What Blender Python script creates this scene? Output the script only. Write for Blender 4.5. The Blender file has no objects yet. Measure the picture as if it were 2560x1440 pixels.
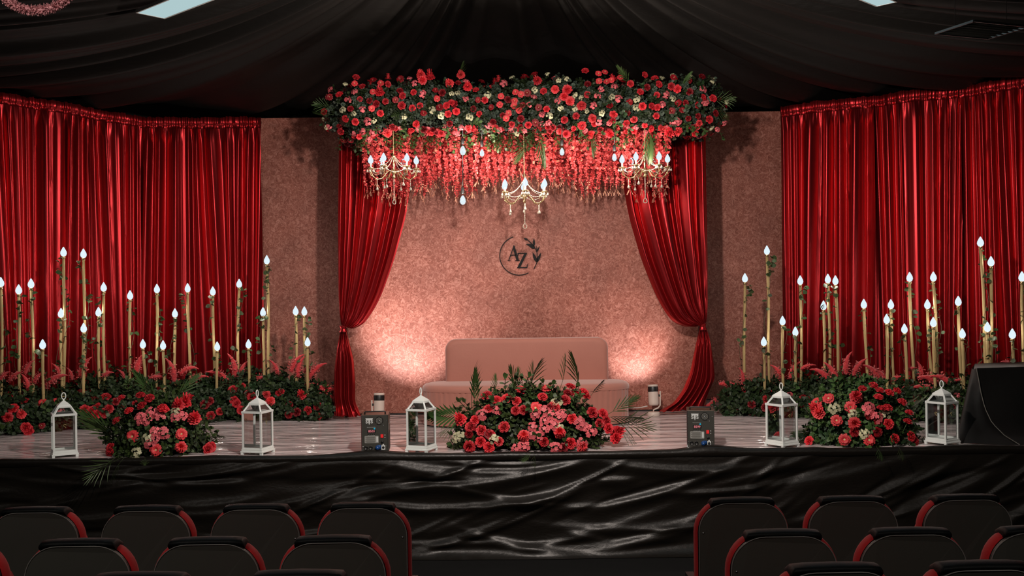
import bpy, math, random
import numpy as np
from mathutils import Vector, Matrix, Quaternion
random.seed(11)
rng = np.random.default_rng(11)
PI = math.pi
SC = bpy.context.scene
COL = SC.collection

# ---------------------------------------------------------------- camera
F = 2560 * 35 / 36
ROLL = math.radians(0.78)
CR, SR = math.cos(ROLL), math.sin(ROLL)
HC = 1.37                       # eye height above the stage deck (deck = z 0)
cam_d = bpy.data.cameras.new('camera')
cam_d.lens = 35
cam_d.sensor_width = 36
cam_d.clip_end = 80
cam = bpy.data.objects.new('camera', cam_d)
COL.objects.link(cam)
cam.matrix_world = Matrix(((CR, SR, 0, 0), (0, 0, -1, 0), (-SR, CR, 0, HC), (0, 0, 0, 1)))
SC.camera = cam

# ---------------------------------------------------------------- world, exposure, hall lights
SC.view_settings.view_transform = 'Standard'
SC.view_settings.look = 'None'
SC.view_settings.exposure = 0.0
SC.view_settings.gamma = 1.0
SC.view_settings.use_curve_mapping = False
SC.cycles.max_bounces = 6
SC.cycles.diffuse_bounces = 3
SC.cycles.glossy_bounces = 3
SC.cycles.transparent_max_bounces = 12
SC.cycles.sample_clamp_indirect = 4
SC.cycles.use_light_tree = True
world = bpy.data.worlds.new('hall_dark')
SC.world = world
world.use_nodes = True
world.node_tree.nodes['Background'].inputs[0].default_value = (0.010, 0.009, 0.008, 1)
world.node_tree.nodes['Background'].inputs[1].default_value = 0.35


def lamp(name, kind, loc, power, color, target=None, **kw):
    d = bpy.data.lights.new(name, kind)
    d.energy = power
    d.color = color
    for k, v in kw.items():
        setattr(d, k, v)
    o = bpy.data.objects.new(name, d)
    COL.objects.link(o)
    o.location = loc
    if target is not None:
        o.rotation_euler = (Vector(target) - Vector(loc)).to_track_quat('-Z', 'Y').to_euler()
    return o


# the truss light over the audience that throws the canopy's shadow on the side panels
lamp('truss_light', 'SPOT', (0.2, 5.2, 2.93), 660, (1.0, 0.87, 0.78), (0.15, 11.0, 1.45), spot_size=math.radians(132), spot_blend=0.45, shadow_soft_size=0.07)
# the hall's own ceiling lights behind and above the seats
for hx, hp in ((-3.6, 62), (0.2, 9), (3.8, 24)):
    lamp('hall_ceiling_light', 'AREA', (hx, 0.4, 4.0), hp, (1.0, 0.93, 0.84), (hx, 3.6, -0.5), shape='RECTANGLE', size=1.2, size_y=0.5)

# narrow fill spot added to brighten the tinsel garland
lamp('garland_fill_spot', 'SPOT', (-2.3, 2.8, 3.9), 190, (1.0, 0.92, 0.86), (-2.68, 5.6, 3.0), spot_size=math.radians(26), spot_blend=0.6, shadow_soft_size=0.05)


def ray(px, py):
    u, v = (px - 1280) / F, (720 - py) / F
    return CR * u + SR * v, -SR * u + CR * v


def P(px, py, Y):
    x, z = ray(px, py)
    return Vector((x * Y, Y, HC + z * Y))


def on_deck(px, py):
    x, z = ray(px, py)
    Y = -HC / z
    return Vector((x * Y, Y, 0))


# ---------------------------------------------------------------- materials
def M(name, c, rough=.5, metal=0., spec=.5, c2=None, ns=8., bump=0., bs=60., sheen=0., rnd=0., hue=0., stretch=None, coat=0., aniso=0.):
    m = bpy.data.materials.new(name)
    m.use_nodes = True
    nt = m.node_tree
    b = nt.nodes['Principled BSDF']
    N, L = nt.nodes, nt.links
    tc = N.new('ShaderNodeTexCoord')
    vec = tc.outputs['Object']
    if stretch:
        mp = N.new('ShaderNodeMapping')
        mp.inputs['Scale'].default_value = stretch
        L.new(vec, mp.inputs[0])
        vec = mp.outputs[0]
    no = N.new('ShaderNodeTexNoise')
    no.inputs['Scale'].default_value = ns
    no.inputs['Detail'].default_value = 4
    L.new(vec, no.inputs['Vector'])
    mx = N.new('ShaderNodeMix')
    mx.data_type = 'RGBA'
    c2 = c2 or tuple(x * .72 for x in c)
    mx.inputs[6].default_value = (*c, 1)
    mx.inputs[7].default_value = (*c2, 1)
    L.new(no.outputs[0], mx.inputs[0])
    out = mx.outputs[2]
    if rnd or hue:
        oi = N.new('ShaderNodeObjectInfo')
        hs = N.new('ShaderNodeHueSaturation')
        mr = N.new('ShaderNodeMapRange')
        mr.inputs['To Min'].default_value = 1 - rnd
        mr.inputs['To Max'].default_value = 1 + rnd
        L.new(oi.outputs['Random'], mr.inputs[0])
        L.new(mr.outputs[0], hs.inputs['Value'])
        if hue:
            m2 = N.new('ShaderNodeMapRange')
            m2.inputs['To Min'].default_value = .5 - hue
            m2.inputs['To Max'].default_value = .5 + hue
            L.new(oi.outputs['Random'], m2.inputs[0])
            L.new(m2.outputs[0], hs.inputs['Hue'])
        L.new(out, hs.inputs['Color'])
        out = hs.outputs[0]
    L.new(out, b.inputs['Base Color'])
    b.inputs['Roughness'].default_value = rough
    b.inputs['Metallic'].default_value = metal
    b.inputs['Specular IOR Level'].default_value = spec
    b.inputs['Sheen Weight'].default_value = sheen
    b.inputs['Coat Weight'].default_value = coat
    b.inputs['Anisotropic'].default_value = aniso
    if bump:
        n2 = N.new('ShaderNodeTexNoise')
        n2.inputs['Scale'].default_value = bs
        n2.inputs['Detail'].default_value = 3
        L.new(vec, n2.inputs['Vector'])
        bp = N.new('ShaderNodeBump')
        bp.inputs['Strength'].default_value = bump
        bp.inputs['Distance'].default_value = .02
        L.new(n2.outputs[0], bp.inputs['Height'])
        L.new(bp.outputs[0], b.inputs['Normal'])
    return m


def glow(name, c, s, clear=0.):
    m = bpy.data.materials.new(name)
    m.use_nodes = True
    nt = m.node_tree
    nt.nodes.clear()
    o = nt.nodes.new('ShaderNodeOutputMaterial')
    e = nt.nodes.new('ShaderNodeEmission')
    e.inputs[0].default_value = (*c, 1)
    e.inputs[1].default_value = s
    if clear:
        t = nt.nodes.new('ShaderNodeBsdfTransparent')
        mx = nt.nodes.new('ShaderNodeMixShader')
        mx.inputs[0].default_value = 1 - clear
        nt.links.new(t.outputs[0], mx.inputs[1])
        nt.links.new(e.outputs[0], mx.inputs[2])
        nt.links.new(mx.outputs[0], o.inputs[0])
    else:
        nt.links.new(e.outputs[0], o.inputs[0])
    return m


def glass(name, tint=(.93, .95, .95), gl=.08, ior=1.45):
    m = bpy.data.materials.new(name)
    m.use_nodes = True
    nt = m.node_tree
    nt.nodes.clear()
    o = nt.nodes.new('ShaderNodeOutputMaterial')
    t = nt.nodes.new('ShaderNodeBsdfTransparent')
    t.inputs[0].default_value = (*tint, 1)
    g = nt.nodes.new('ShaderNodeBsdfGlossy')
    g.inputs['Roughness'].default_value = .05
    fr = nt.nodes.new('ShaderNodeFresnel')
    fr.inputs[0].default_value = ior
    ad = nt.nodes.new('ShaderNodeMath')
    ad.operation = 'ADD'
    ad.inputs[1].default_value = gl
    nt.links.new(fr.outputs[0], ad.inputs[0])
    mx = nt.nodes.new('ShaderNodeMixShader')
    nt.links.new(ad.outputs[0], mx.inputs[0])
    nt.links.new(t.outputs[0], mx.inputs[1])
    nt.links.new(g.outputs[0], mx.inputs[2])
    nt.links.new(mx.outputs[0], o.inputs[0])
    return m


def wallpaper():
    m = bpy.data.materials.new('swirl_wallpaper')
    m.use_nodes = True
    nt = m.node_tree
    N, L = nt.nodes, nt.links
    b = N['Principled BSDF']
    tc = N.new('ShaderNodeTexCoord')
    w = N.new('ShaderNodeTexNoise')
    w.inputs['Scale'].default_value = 15
    w.inputs['Detail'].default_value = 1
    L.new(tc.outputs['Object'], w.inputs['Vector'])
    va = N.new('ShaderNodeVectorMath')
    va.operation = 'MULTIPLY_ADD'
    va.inputs[1].default_value = (.15, .15, .15)
    L.new(w.outputs['Color'], va.inputs[0])
    L.new(tc.outputs['Object'], va.inputs[2])
    n1 = N.new('ShaderNodeTexNoise')
    n1.inputs['Scale'].default_value = 30
    n1.inputs['Detail'].default_value = 4
    n1.inputs['Roughness'].default_value = .6
    n1.inputs['Distortion'].default_value = 1.1
    L.new(va.outputs[0], n1.inputs['Vector'])
    r = N.new('ShaderNodeValToRGB')
    r.color_ramp.elements[0].position = .34
    r.color_ramp.elements[0].color = (.205, .058, .038, 1)
    r.color_ramp.elements[1].position = .64
    r.color_ramp.elements[1].color = (.480, .205, .158, 1)
    e = r.color_ramp.elements.new(.5)
    e.color = (.320, .108, .076, 1)
    L.new(n1.outputs[0], r.inputs[0])
    n3 = N.new('ShaderNodeTexNoise')
    n3.inputs['Scale'].default_value = 2.2
    n3.inputs['Detail'].default_value = 5
    L.new(tc.outputs['Object'], n3.inputs['Vector'])
    mr = N.new('ShaderNodeMapRange')
    mr.inputs['From Min'].default_value = .3
    mr.inputs['From Max'].default_value = .7
    mr.inputs['To Min'].default_value = .78
    mr.inputs['To Max'].default_value = 1.16
    L.new(n3.outputs[0], mr.inputs[0])
    hs = N.new('ShaderNodeHueSaturation')
    L.new(r.outputs[0], hs.inputs['Color'])
    L.new(mr.outputs[0], hs.inputs['Value'])
    L.new(hs.outputs[0], b.inputs['Base Color'])
    b.inputs['Roughness'].default_value = .55
    b.inputs['Specular IOR Level'].default_value = .35
    bp = N.new('ShaderNodeBump')
    bp.inputs['Strength'].default_value = .25
    bp.inputs['Distance'].default_value = .01
    L.new(n1.outputs[0], bp.inputs['Height'])
    L.new(bp.outputs[0], b.inputs['Normal'])
    return m


def deck_sheet():
    m = bpy.data.materials.new('glossy_vinyl_sheet')
    m.use_nodes = True
    nt = m.node_tree
    N, L = nt.nodes, nt.links
    b = N['Principled BSDF']
    tc = N.new('ShaderNodeTexCoord')
    mp = N.new('ShaderNodeMapping')
    mp.inputs['Scale'].default_value = (.4, 1.2, 1)
    L.new(tc.outputs['Object'], mp.inputs[0])
    n1 = N.new('ShaderNodeTexNoise')
    n1.inputs['Scale'].default_value = 1.6
    n1.inputs['Detail'].default_value = 4
    n1.inputs['Distortion'].default_value = .6
    L.new(mp.outputs[0], n1.inputs['Vector'])
    rp = N.new('ShaderNodeValToRGB')
    rp.color_ramp.elements[0].position = .3
    rp.color_ramp.elements[0].color = (.56, .48, .48, 1)
    rp.color_ramp.elements[1].position = .75
    rp.color_ramp.elements[1].color = (.66, .58, .59, 1)
    L.new(n1.outputs[0], rp.inputs[0])
    L.new(rp.outputs[0], b.inputs['Base Color'])
    b.inputs['Roughness'].default_value = .10
    b.inputs['Specular IOR Level'].default_value = .6
    mp2 = N.new('ShaderNodeMapping')
    mp2.inputs['Scale'].default_value = (.42, 1.5, 1)
    mp2.inputs['Rotation'].default_value = (0, 0, .06)
    L.new(tc.outputs['Object'], mp2.inputs[0])
    n2 = N.new('ShaderNodeTexNoise')
    n2.inputs['Scale'].default_value = 2.2
    n2.inputs['Detail'].default_value = 3
    n2.inputs['Roughness'].default_value = .5
    n2.inputs['Distortion'].default_value = 1.3
    L.new(mp2.outputs[0], n2.inputs['Vector'])
    bp = N.new('ShaderNodeBump')
    bp.inputs['Strength'].default_value = .6
    bp.inputs['Distance'].default_value = .10
    L.new(n2.outputs[0], bp.inputs['Height'])
    L.new(bp.outputs[0], b.inputs['Normal'])
    return m


MT = dict(
    satin=M('red_satin', (.36, .021, .026), .34, metal=.88, spec=.4, c2=(.30, .015, .019), ns=3, bump=.03, bs=9, stretch=(6, 6, .6)),
    satin2=M('red_satin_drape', (.38, .022, .027), .34, metal=.88, spec=.4, c2=(.32, .016, .020), ns=3, bump=.03, bs=9, stretch=(6, 6, .6)),
    wall=wallpaper(), deck=deck_sheet(),
    black=M('black_wall_paint', (.006, .006, .006), .8, spec=.2),
    ceilcloth=M('black_ceiling_cloth', (.0050, .0040, .0031), .6, spec=.25, bump=.2, bs=9, stretch=(1, 1, 4)),
    skirt=M('black_skirt_cloth', (.0075, .0060, .0046), .40, spec=.32, c2=(.005, .004, .003), ns=5, bump=.12, bs=22, stretch=(1, 1, 2.2)),
    carpet=M('dark_hall_carpet', (.008, .008, .008), .9, spec=.1, bump=.3, bs=300),
    velvet=M('dusty_rose_velvet', (.46, .19, .145), .6, spec=.25, c2=(.40, .155, .118), ns=4, sheen=.5, bump=.06, bs=40),
    white=M('white_painted_metal', (.76, .80, .78), .4, c2=(.66, .70, .68), ns=14),
    cream=M('cream_lamp_body', (.66, .56, .50), .4, c2=(.60, .50, .44)),
    blackp=M('black_plastic', (.012, .012, .012), .4),
    chairb=M('black_chair_shell', (.080, .076, .065), .45, spec=.4, c2=(.060, .057, .049), ns=3),
    pad=M('black_headrest_vinyl', (.005, .006, .0065), .55, spec=.2, bump=.1, bs=200),
    redfab=M('red_seat_fabric', (.80, .026, .030), .7, spec=.2, sheen=.2, bump=.15, bs=250),
    steel=M('bright_screw_steel', (.75, .76, .78), .25, metal=1),
    trim=M('pale_edge_trim', (.30, .28, .26), .35),
    gold=M('gold_sprayed_cane', (.50, .37, .17), .55, spec=.35, c2=(.34, .24, .10), ns=10, stretch=(1, 1, .3), rnd=.12),
    brass=M('pale_gilt_metal', (.52, .38, .20), .25, metal=.8, ns=20),
    crystal=M('chandelier_crystal', (.50, .44, .36), .08, spec=1., coat=.6),
    leaf=M('dark_green_leaf', (.024, .048, .015), .5, spec=.35, c2=(.012, .026, .009), ns=12, rnd=.5, hue=.035),
    leaf2=M('grey_green_eucalyptus', (.068, .100, .070), .55, c2=(.035, .058, .040), ns=12, rnd=.4),
    leaf3=M('ivy_leaf', (.055, .085, .028), .45, c2=(.030, .05, .016), ns=30, rnd=.4, hue=.03),
    palm=M('palm_green', (.050, .088, .022), .5, spec=.3, c2=(.030, .056, .016), ns=9, rnd=.35, hue=.02),
    foam=M('deep_foam_shade', (.006, .011, .005), .9, spec=.1),  # near-black foam colour carries the shade inside the foliage
    stem=M('brown_stem', (.09, .07, .035), .7),
    rose=M('coral_rose_petal', (.62, .026, .040), .5, spec=.35, c2=(.46, .016, .022), ns=25, rnd=.28),
    dark=M('crimson_petal', (.30, .008, .014), .5, spec=.35, c2=(.17, .004, .008), ns=25, rnd=.35),
    coral=M('coral_daisy_petal', (.72, .058, .066), .5, spec=.3, c2=(.58, .034, .042), ns=25, rnd=.2),
    pink=M('pink_blossom_petal', (.74, .17, .19), .5, spec=.3, c2=(.56, .07, .09), ns=40, rnd=.25),
    cream2=M('cream_flower_centre', (.66, .56, .30), .6, c2=(.45, .33, .12), ns=60),
    white2=M('ivory_buds', (.62, .58, .40), .6, c2=(.42, .42, .22), ns=40, rnd=.3),
    spike=M('amaranth_red', (.74, .040, .048), .55, c2=(.56, .022, .032), ns=60, rnd=.2, bump=.6, bs=160, sheen=.3),
    berry=M('amaranth_berry', (.50, .016, .028), .32, spec=.8, c2=(.66, .18, .16), ns=90, rnd=.2),
    strand=M('coral_wisteria', (.82, .135, .130), .5, spec=.3, c2=(.66, .055, .062), ns=14, rnd=.25),
    strandtip=M('ivory_wisteria_tip', (.60, .38, .24), .5, c2=(.66, .20, .14), ns=30),
    bulb=glow('lit_bulb_glass', (.72, .86, .93), 1.12, .25),
    panel=glow('lit_ceiling_panel', (.42, .58, .60), 1.0),
    glass=glass('lantern_glass'),
    bulbglass=glass('clear_bulb_glass', (.99, .98, .97), .0, 1.12),
    sign=M('black_acrylic', (.004, .004, .004), .6, spec=.2),
    signedge=M('pale_cut_acrylic_edge', (.55, .45, .36), .35),
    box=M('grey_metal_case', (.060, .060, .052), .42, metal=.3, bump=.05, bs=120),
    boxside=M('brown_grey_metal_side', (.085, .062, .042), .4, metal=.3),
    print_=M('white_print', (.60, .63, .62), .5),
    plate=M('grey_label_plate', (.26, .26, .24), .5),
    blue=M('blue_connector', (.010, .060, .22), .35),
    led_red=glow('red_led_digits', (1.0, .28, .30), .85),
    led_cyan=glow('cyan_led', (.02, .42, .60), .8),
    switch=glow('lit_red_rocker', (.75, .03, .03), .8),
    tinsel=M('pink_tinsel', (.80, .38, .39), .4, metal=.1, c2=(.50, .17, .18), ns=30, rnd=.2),
    cloth=M('black_speaker_cover', (.0042, .0039, .0036), .6, spec=.25, bump=.25, bs=6),
    goldink=M('gold_glass_print', (.50, .40, .16), .4, metal=.4),
)


# ---------------------------------------------------------------- mesh building
class MB:
    def __init__(s):
        s.v, s.f, s.mi = [], [], []

    def add(s, vs, fs, mi=0):
        o = len(s.v)
        s.v += [tuple(p) for p in vs]
        s.f += [tuple(i + o for i in f) for f in fs]
        s.mi += [mi] * len(fs)
        return o

    def box(s, c, sz, mi=0, rot=None):
        x, y, z = (a / 2 for a in sz)
        vs = [Vector(p) for p in ((-x, -y, -z), (x, -y, -z), (x, y, -z), (-x, y, -z), (-x, -y, z), (x, -y, z), (x, y, z), (-x, y, z))]
        if rot is not None:
            vs = [rot @ p for p in vs]
        c = Vector(c)
        s.add([p + c for p in vs], [(0, 3, 2, 1), (4, 5, 6, 7), (0, 1, 5, 4), (1, 2, 6, 5), (2, 3, 7, 6), (3, 0, 4, 7)], mi)

    def bar(s, a, b, w, d=None, mi=0):
        a, b = Vector(a), Vector(b)
        q = (b - a).to_track_quat('Z', 'Y')
        s.box((a + b) / 2, (w, d or w, (b - a).length), mi, q.to_matrix())

    def tube(s, pts, r, n=6, mi=0, caps=True):
        pts = [Vector(p) for p in pts]
        rs = r if isinstance(r, (list, tuple)) else [r] * len(pts)
        o = len(s.v)
        up = None
        for i, p in enumerate(pts):
            t = (pts[min(i + 1, len(pts) - 1)] - pts[max(i - 1, 0)]).normalized()
            if up is None:
                up = Vector((0, 0, 1)) if abs(t.z) < .9 else Vector((1, 0, 0))
            e1 = (up - t * up.dot(t)).normalized()
            e2 = t.cross(e1)
            up = e1
            for k in range(n):
                a = 2 * PI * k / n
                s.v.append(tuple(p + (e1 * math.cos(a) + e2 * math.sin(a)) * rs[i]))
        for i in range(len(pts) - 1):
            for k in range(n):
                k2 = (k + 1) % n
                s.f.append((o + i * n + k, o + i * n + k2, o + (i + 1) * n + k2, o + (i + 1) * n + k))
                s.mi.append(mi)
        if caps:
            s.f.append(tuple(o + k for k in reversed(range(n))))
            s.f.append(tuple(o + (len(pts) - 1) * n + k for k in range(n)))
            s.mi += [mi, mi]
        return o

    def lathe(s, prof, n=16, at=(0, 0, 0), mi=0, mtx=None):
        at = Vector(at)
        vs, fs = [], []
        for r, z in prof:
            for k in range(n):
                a = 2 * PI * k / n
                p = Vector((r * math.cos(a), r * math.sin(a), z))
                if mtx is not None:
                    p = mtx @ p
                vs.append(p + at)
        m = len(prof)
        for i in range(m - 1):
            for k in range(n):
                k2 = (k + 1) % n
                fs.append((i * n + k, i * n + k2, (i + 1) * n + k2, (i + 1) * n + k))
        if prof[0][0] > 1e-6:
            fs.append(tuple(reversed(range(n))))
        if prof[-1][0] > 1e-6:
            fs.append(tuple((m - 1) * n + k for k in range(n)))
        s.add(vs, fs, mi)

    def grid(s, g, mi=0):
        m, n = len(g), len(g[0])
        vs = [p for row in g for p in row]
        fs = [(i * n + j, i * n + j + 1, (i + 1) * n + j + 1, (i + 1) * n + j) for i in range(m - 1) for j in range(n - 1)]
        s.add(vs, fs, mi)

    def prism(s, outline, y0, y1, mi=0, bulge=None):
        """outline: (x, z) points, extruded along y"""
        n = len(outline)
        fn = bulge or (lambda x, z: 0)
        vs = [(x, y0 + fn(x, z), z) for x, z in outline] + [(x, y1 + fn(x, z), z) for x, z in outline]
        fs = [tuple(range(n)), tuple(reversed(range(n, 2 * n)))]
        fs += [((i + 1) % n, i, n + i, n + (i + 1) % n) for i in range(n)]
        s.add(vs, fs, mi)

    def mesh(s, name, mats, smooth=True):
        me = bpy.data.meshes.new(name)
        me.from_pydata(s.v, [], s.f)
        for m in (mats if isinstance(mats, (list, tuple)) else [mats]):
            me.materials.append(m)
        if any(s.mi):
            me.polygons.foreach_set('material_index', s.mi)
        me.polygons.foreach_set('use_smooth', [smooth] * len(s.f))
        me.update()
        return me


def np_mesh(name, V, Fq, mat, smooth=True, mi=None):
    """quads or triangles from numpy arrays"""
    me = bpy.data.meshes.new(name)
    k = Fq.shape[1]
    me.vertices.add(len(V))
    me.vertices.foreach_set('co', np.asarray(V, np.float32).ravel())
    me.loops.add(Fq.size)
    me.loops.foreach_set('vertex_index', Fq.astype(np.int32).ravel())
    me.polygons.add(len(Fq))
    me.polygons.foreach_set('loop_start', np.arange(0, Fq.size, k, dtype=np.int32))
    me.polygons.foreach_set('loop_total', np.full(len(Fq), k, dtype=np.int32))
    for m in (mat if isinstance(mat, (list, tuple)) else [mat]):
        me.materials.append(m)
    if mi is not None:
        me.polygons.foreach_set('material_index', mi.astype(np.int32))
    me.polygons.foreach_set('use_smooth', np.full(len(Fq), smooth))
    me.update(calc_edges=True)
    me.validate()
    return me


def grid_faces(m, n):
    i, j = np.meshgrid(np.arange(m - 1), np.arange(n - 1), indexing='ij')
    a = (i * n + j).ravel()
    return np.stack([a, a + 1, a + n + 1, a + n], 1)


def ob(name, me, parent=None, loc=(0, 0, 0), q=None, sc=None, label=None, kind=None):
    o = bpy.data.objects.new(name, me)
    COL.objects.link(o)
    if parent is not None:
        o.parent = parent
    o.location = loc
    if q is not None:
        o.rotation_mode = 'QUATERNION'
        o.rotation_quaternion = q
    if sc is not None:
        o.scale = (sc, sc, sc) if not hasattr(sc, '__len__') else sc
    if label:
        o['label'] = label
    if kind:
        o['kind'] = kind
    return o


def tag(o, label, cat, group=None):
    o['label'] = label
    o['category'] = cat
    if group:
        o['group'] = group
    return o


def thing(name, label, cat, loc=(0, 0, 0), rz=0., group=None):
    o = bpy.data.objects.new(name, None)
    COL.objects.link(o)
    o.location = loc
    o.rotation_euler = (0, 0, rz)
    o.empty_display_size = .1
    return tag(o, label, cat, group)


def struct(name, me, parent=None, **kw):
    o = ob(name, me, parent, **kw)
    if parent is None:
        o['kind'] = 'structure'
    return o


def copy_tree(o, parent=None):
    c = o.copy()
    COL.objects.link(c)
    if parent is not None:
        c.parent = parent
    for ch in list(o.children):
        copy_tree(ch, c)
    return c


def to_dir(d, twist=0.):
    q = Vector((0, 0, 1)).rotation_difference(Vector(d).normalized())
    return q @ Quaternion((0, 0, 1), twist)


def text_mesh(name, txt, size, mat, depth=.0008, spacing=1., bold=0.):
    cu = bpy.data.curves.new(name, 'FONT')
    cu.body = txt
    cu.size = size
    cu.extrude = depth
    cu.offset = bold
    cu.align_x = 'CENTER'
    cu.align_y = 'CENTER'
    cu.space_character = spacing
    cu.resolution_u = 3
    o = bpy.data.objects.new('tmp', cu)
    COL.objects.link(o)
    dg = bpy.context.evaluated_depsgraph_get()
    me = bpy.data.meshes.new_from_object(o.evaluated_get(dg))
    bpy.data.objects.remove(o)
    bpy.data.curves.remove(cu)
    me.name = name
    me.materials.clear()
    me.materials.append(mat)
    # text lies in xy facing +z: stand it up to face -y
    me.transform(Matrix.Rotation(PI / 2, 4, 'X'))
    return me


def interp(xs, ys, x):
    return np.interp(x, xs, ys)


class Path:
    """polyline in plan with smooth corners, sampled by arc length"""
    def __init__(s, pts, n=400, smooth=18):
        p = np.array(pts, float)
        d = np.r_[0, np.cumsum(np.hypot(*np.diff(p, axis=0).T))]
        t = np.linspace(0, d[-1], n)
        q = np.stack([np.interp(t, d, p[:, 0]), np.interp(t, d, p[:, 1])], 1)
        k = np.ones(2 * smooth + 1) / (2 * smooth + 1)
        qp = np.concatenate([q[:1] + (q[:1] - q[1:smooth + 1][::-1]), q, q[-1:] + (q[-1:] - q[-smooth - 1:-1][::-1])])
        q = np.stack([np.convolve(qp[:, i], k, 'valid') for i in (0, 1)], 1)
        s.q = q
        s.d = np.r_[0, np.cumsum(np.hypot(*np.diff(q, axis=0).T))]
        s.len = s.d[-1]

    def at(s, u):
        u = np.asarray(u, float)
        x, y = np.interp(u, s.d, s.q[:, 0]), np.interp(u, s.d, s.q[:, 1])
        e = .02
        tx = np.interp(u + e, s.d, s.q[:, 0]) - np.interp(u - e, s.d, s.q[:, 0])
        ty = np.interp(u + e, s.d, s.q[:, 1]) - np.interp(u - e, s.d, s.q[:, 1])
        l = np.hypot(tx, ty) + 1e-9
        return x, y, ty / l, -tx / l           # normal to the right of travel (towards -y when going +x)

    def u_of_px(s, px):
        pxs = 1280 + F * s.q[:, 0] / s.q[:, 1]
        o = np.argsort(pxs)
        return float(np.interp(px, pxs[o], s.d[o]))


def smooth_noise(x, seed, scale):
    r = np.random.default_rng(seed)
    t = np.asarray(x, float) / scale
    tab = r.uniform(-1, 1, 4096)
    i = np.floor(t).astype(int)
    f = t - i
    f = f * f * (3 - 2 * f)
    return tab[i % 4096] * (1 - f) + tab[(i + 1) % 4096] * f


# ================================================================ the setting
EDGE = 8.22
# hall floor: level at the stage foot, then a gentle ramp up towards the back rows
g = []
for yy, zz in ((EDGE + .02, -.84), (6.3, -.84), (5.2, -.805), (4.4, -.745), (3.4, -.68), (0, -.47), (-3, -.47)):
    g.append([(x, yy, zz) for x in np.linspace(-8.5, 8.5, 5)])
mb = MB(); mb.grid(g)
struct('floor', mb.mesh('floor', MT['carpet']))
mb = MB(); mb.box((0, 10.7, -.03), (17, 4.92, .06)); mb.box((0, EDGE + .16, -.45), (17, .06, .78))
struct('floor_stage', mb.mesh('floor_stage', MT['deck'], False))
mb = MB(); mb.box((0, 13.2, 2), (17, .1, 5.8))
struct('wall_back', mb.mesh('wall_back', MT['black'], False))
for sx, nm in ((-1, 'wall_left'), (1, 'wall_right')):
    mb = MB(); mb.box((sx * 8.5, 5.1, 2), (.1, 16.4, 5.8))
    struct(nm, mb.mesh(nm, MT['black'], False))
mb = MB(); mb.box((0, 5.1, 5.0), (17, 16.4, .1))
struct('ceiling', mb.mesh('ceiling', MT['black'], False))

# ---------------------------------------------------------------- black stage skirt
nx, nz = 700, 64
xs = np.linspace(-6.2, 6.4, nx)
zs = np.linspace(-.015, -.84, nz)
X, Z = np.meshgrid(xs, zs)
D = np.zeros_like(X)
r2 = np.random.default_rng(5)
creases = []
for k in range(150):
    x0, z0 = r2.uniform(-6, 6.2), r2.uniform(-.78, -.05)
    if x0 > 1.6:
        a = math.radians(r2.uniform(8, 38))
    elif x0 > -1.6:
        a = math.radians(r2.uniform(-14, 24))
    else:
        a = math.radians(r2.uniform(-4, 12))
    creases.append((x0, z0, a, r2.uniform(.15, .75), r2.uniform(.010, .040), r2.uniform(.006, .026) * (1 if r2.random() < .75 else -1)))
# the long pulls that show in the photograph: px start, px end
for (ax, ay, bx, by, w, am) in ((0, 1204, 900, 1176, .012, .022), (0, 1232, 640, 1178, .02, .02), (900, 1235, 1480, 1180, .03, .035), (1000, 1290, 1500, 1230, .022, .03),
                               (760, 1265, 905, 1205, .010, .02), (720, 1285, 850, 1225, .010, .02), (1680, 1240, 1970, 1210, .02, .03), (1950, 1330, 2330, 1190, .035, .03),
                               (2200, 1300, 2500, 1180, .04, .035), (1500, 1170, 1900, 1180, .03, .03), (1180, 1380, 1700, 1350, .03, .03), (1060, 1200, 1190, 1160, .015, .02)):
    A, B = P(ax, ay, EDGE), P(bx, by, EDGE)
    creases.append(((A.x + B.x) / 2, (A.z + B.z) / 2, math.atan2(B.z - A.z, B.x - A.x), math.hypot(B.x - A.x, B.z - A.z) / 2.2, w, am))
for x0, z0, a, ln, w, am in creases:
    dx, dz = X - x0, Z - z0
    s_, t_ = dx * math.cos(a) + dz * math.sin(a), -dx * math.sin(a) + dz * math.cos(a)
    t_ = t_ - .12 * s_ * s_ * (1 if am > 0 else -.6)
    w_ = np.where(t_ > 0, w, w * 2.2)
    D += am * np.exp(-(t_ / w_) ** 2) * np.exp(-(s_ / ln) ** 4)
D += .012 * smooth_noise(X * .8 + Z * 2, 3, .5) + .02 * smooth_noise(X, 4, .7) * (-Z)
D *= np.clip((-Z) / .06, 0, 1)
Yk = EDGE - .012 - D
Yk -= np.clip((-Z - .74) / .1, 0, 1) ** 2 * .10           # the hem spills on to the floor
V = np.stack([X, Yk, np.maximum(Z, -.835)], -1).reshape(-1, 3)
sk = thing('stage_skirt', 'creased black cloth skirt hung along the stage front above the hall floor', 'skirt', (0, EDGE, -.84))
ob('skirt_cloth', np_mesh('skirt_cloth', V - np.array([0, EDGE, -.84]), grid_faces(nz, nx), MT['skirt']), sk)
# the hem turned over the deck edge, lying in lumps
g = []
for x in np.linspace(-6.2, 6.4, 420):
    lump = .004 + .014 * max(0, float(smooth_noise(x, 9, .35)))
    for c, wd, hh in ((P(935, 1130, EDGE).x, .20, .026), (P(1770, 1118, EDGE).x, .22, .034), (P(2420, 1110, EDGE).x, .3, .02)):
        lump += hh * math.exp(-((x - c) / wd) ** 2)
    g.append([(x, EDGE - .014, -.05), (x, EDGE - .03 - lump * .3, -.018), (x, EDGE - .022, .004 + lump * .7), (x, EDGE + .012, .006 + lump), (x, EDGE + .05, .004 + lump * .5), (x, EDGE + .075, .0015)])
mb = MB(); mb.grid(g)
me = mb.mesh('hem', MT['skirt']); me.transform(Matrix.Translation((0, -EDGE, .84)))
ob('hem', me, sk)

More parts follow.
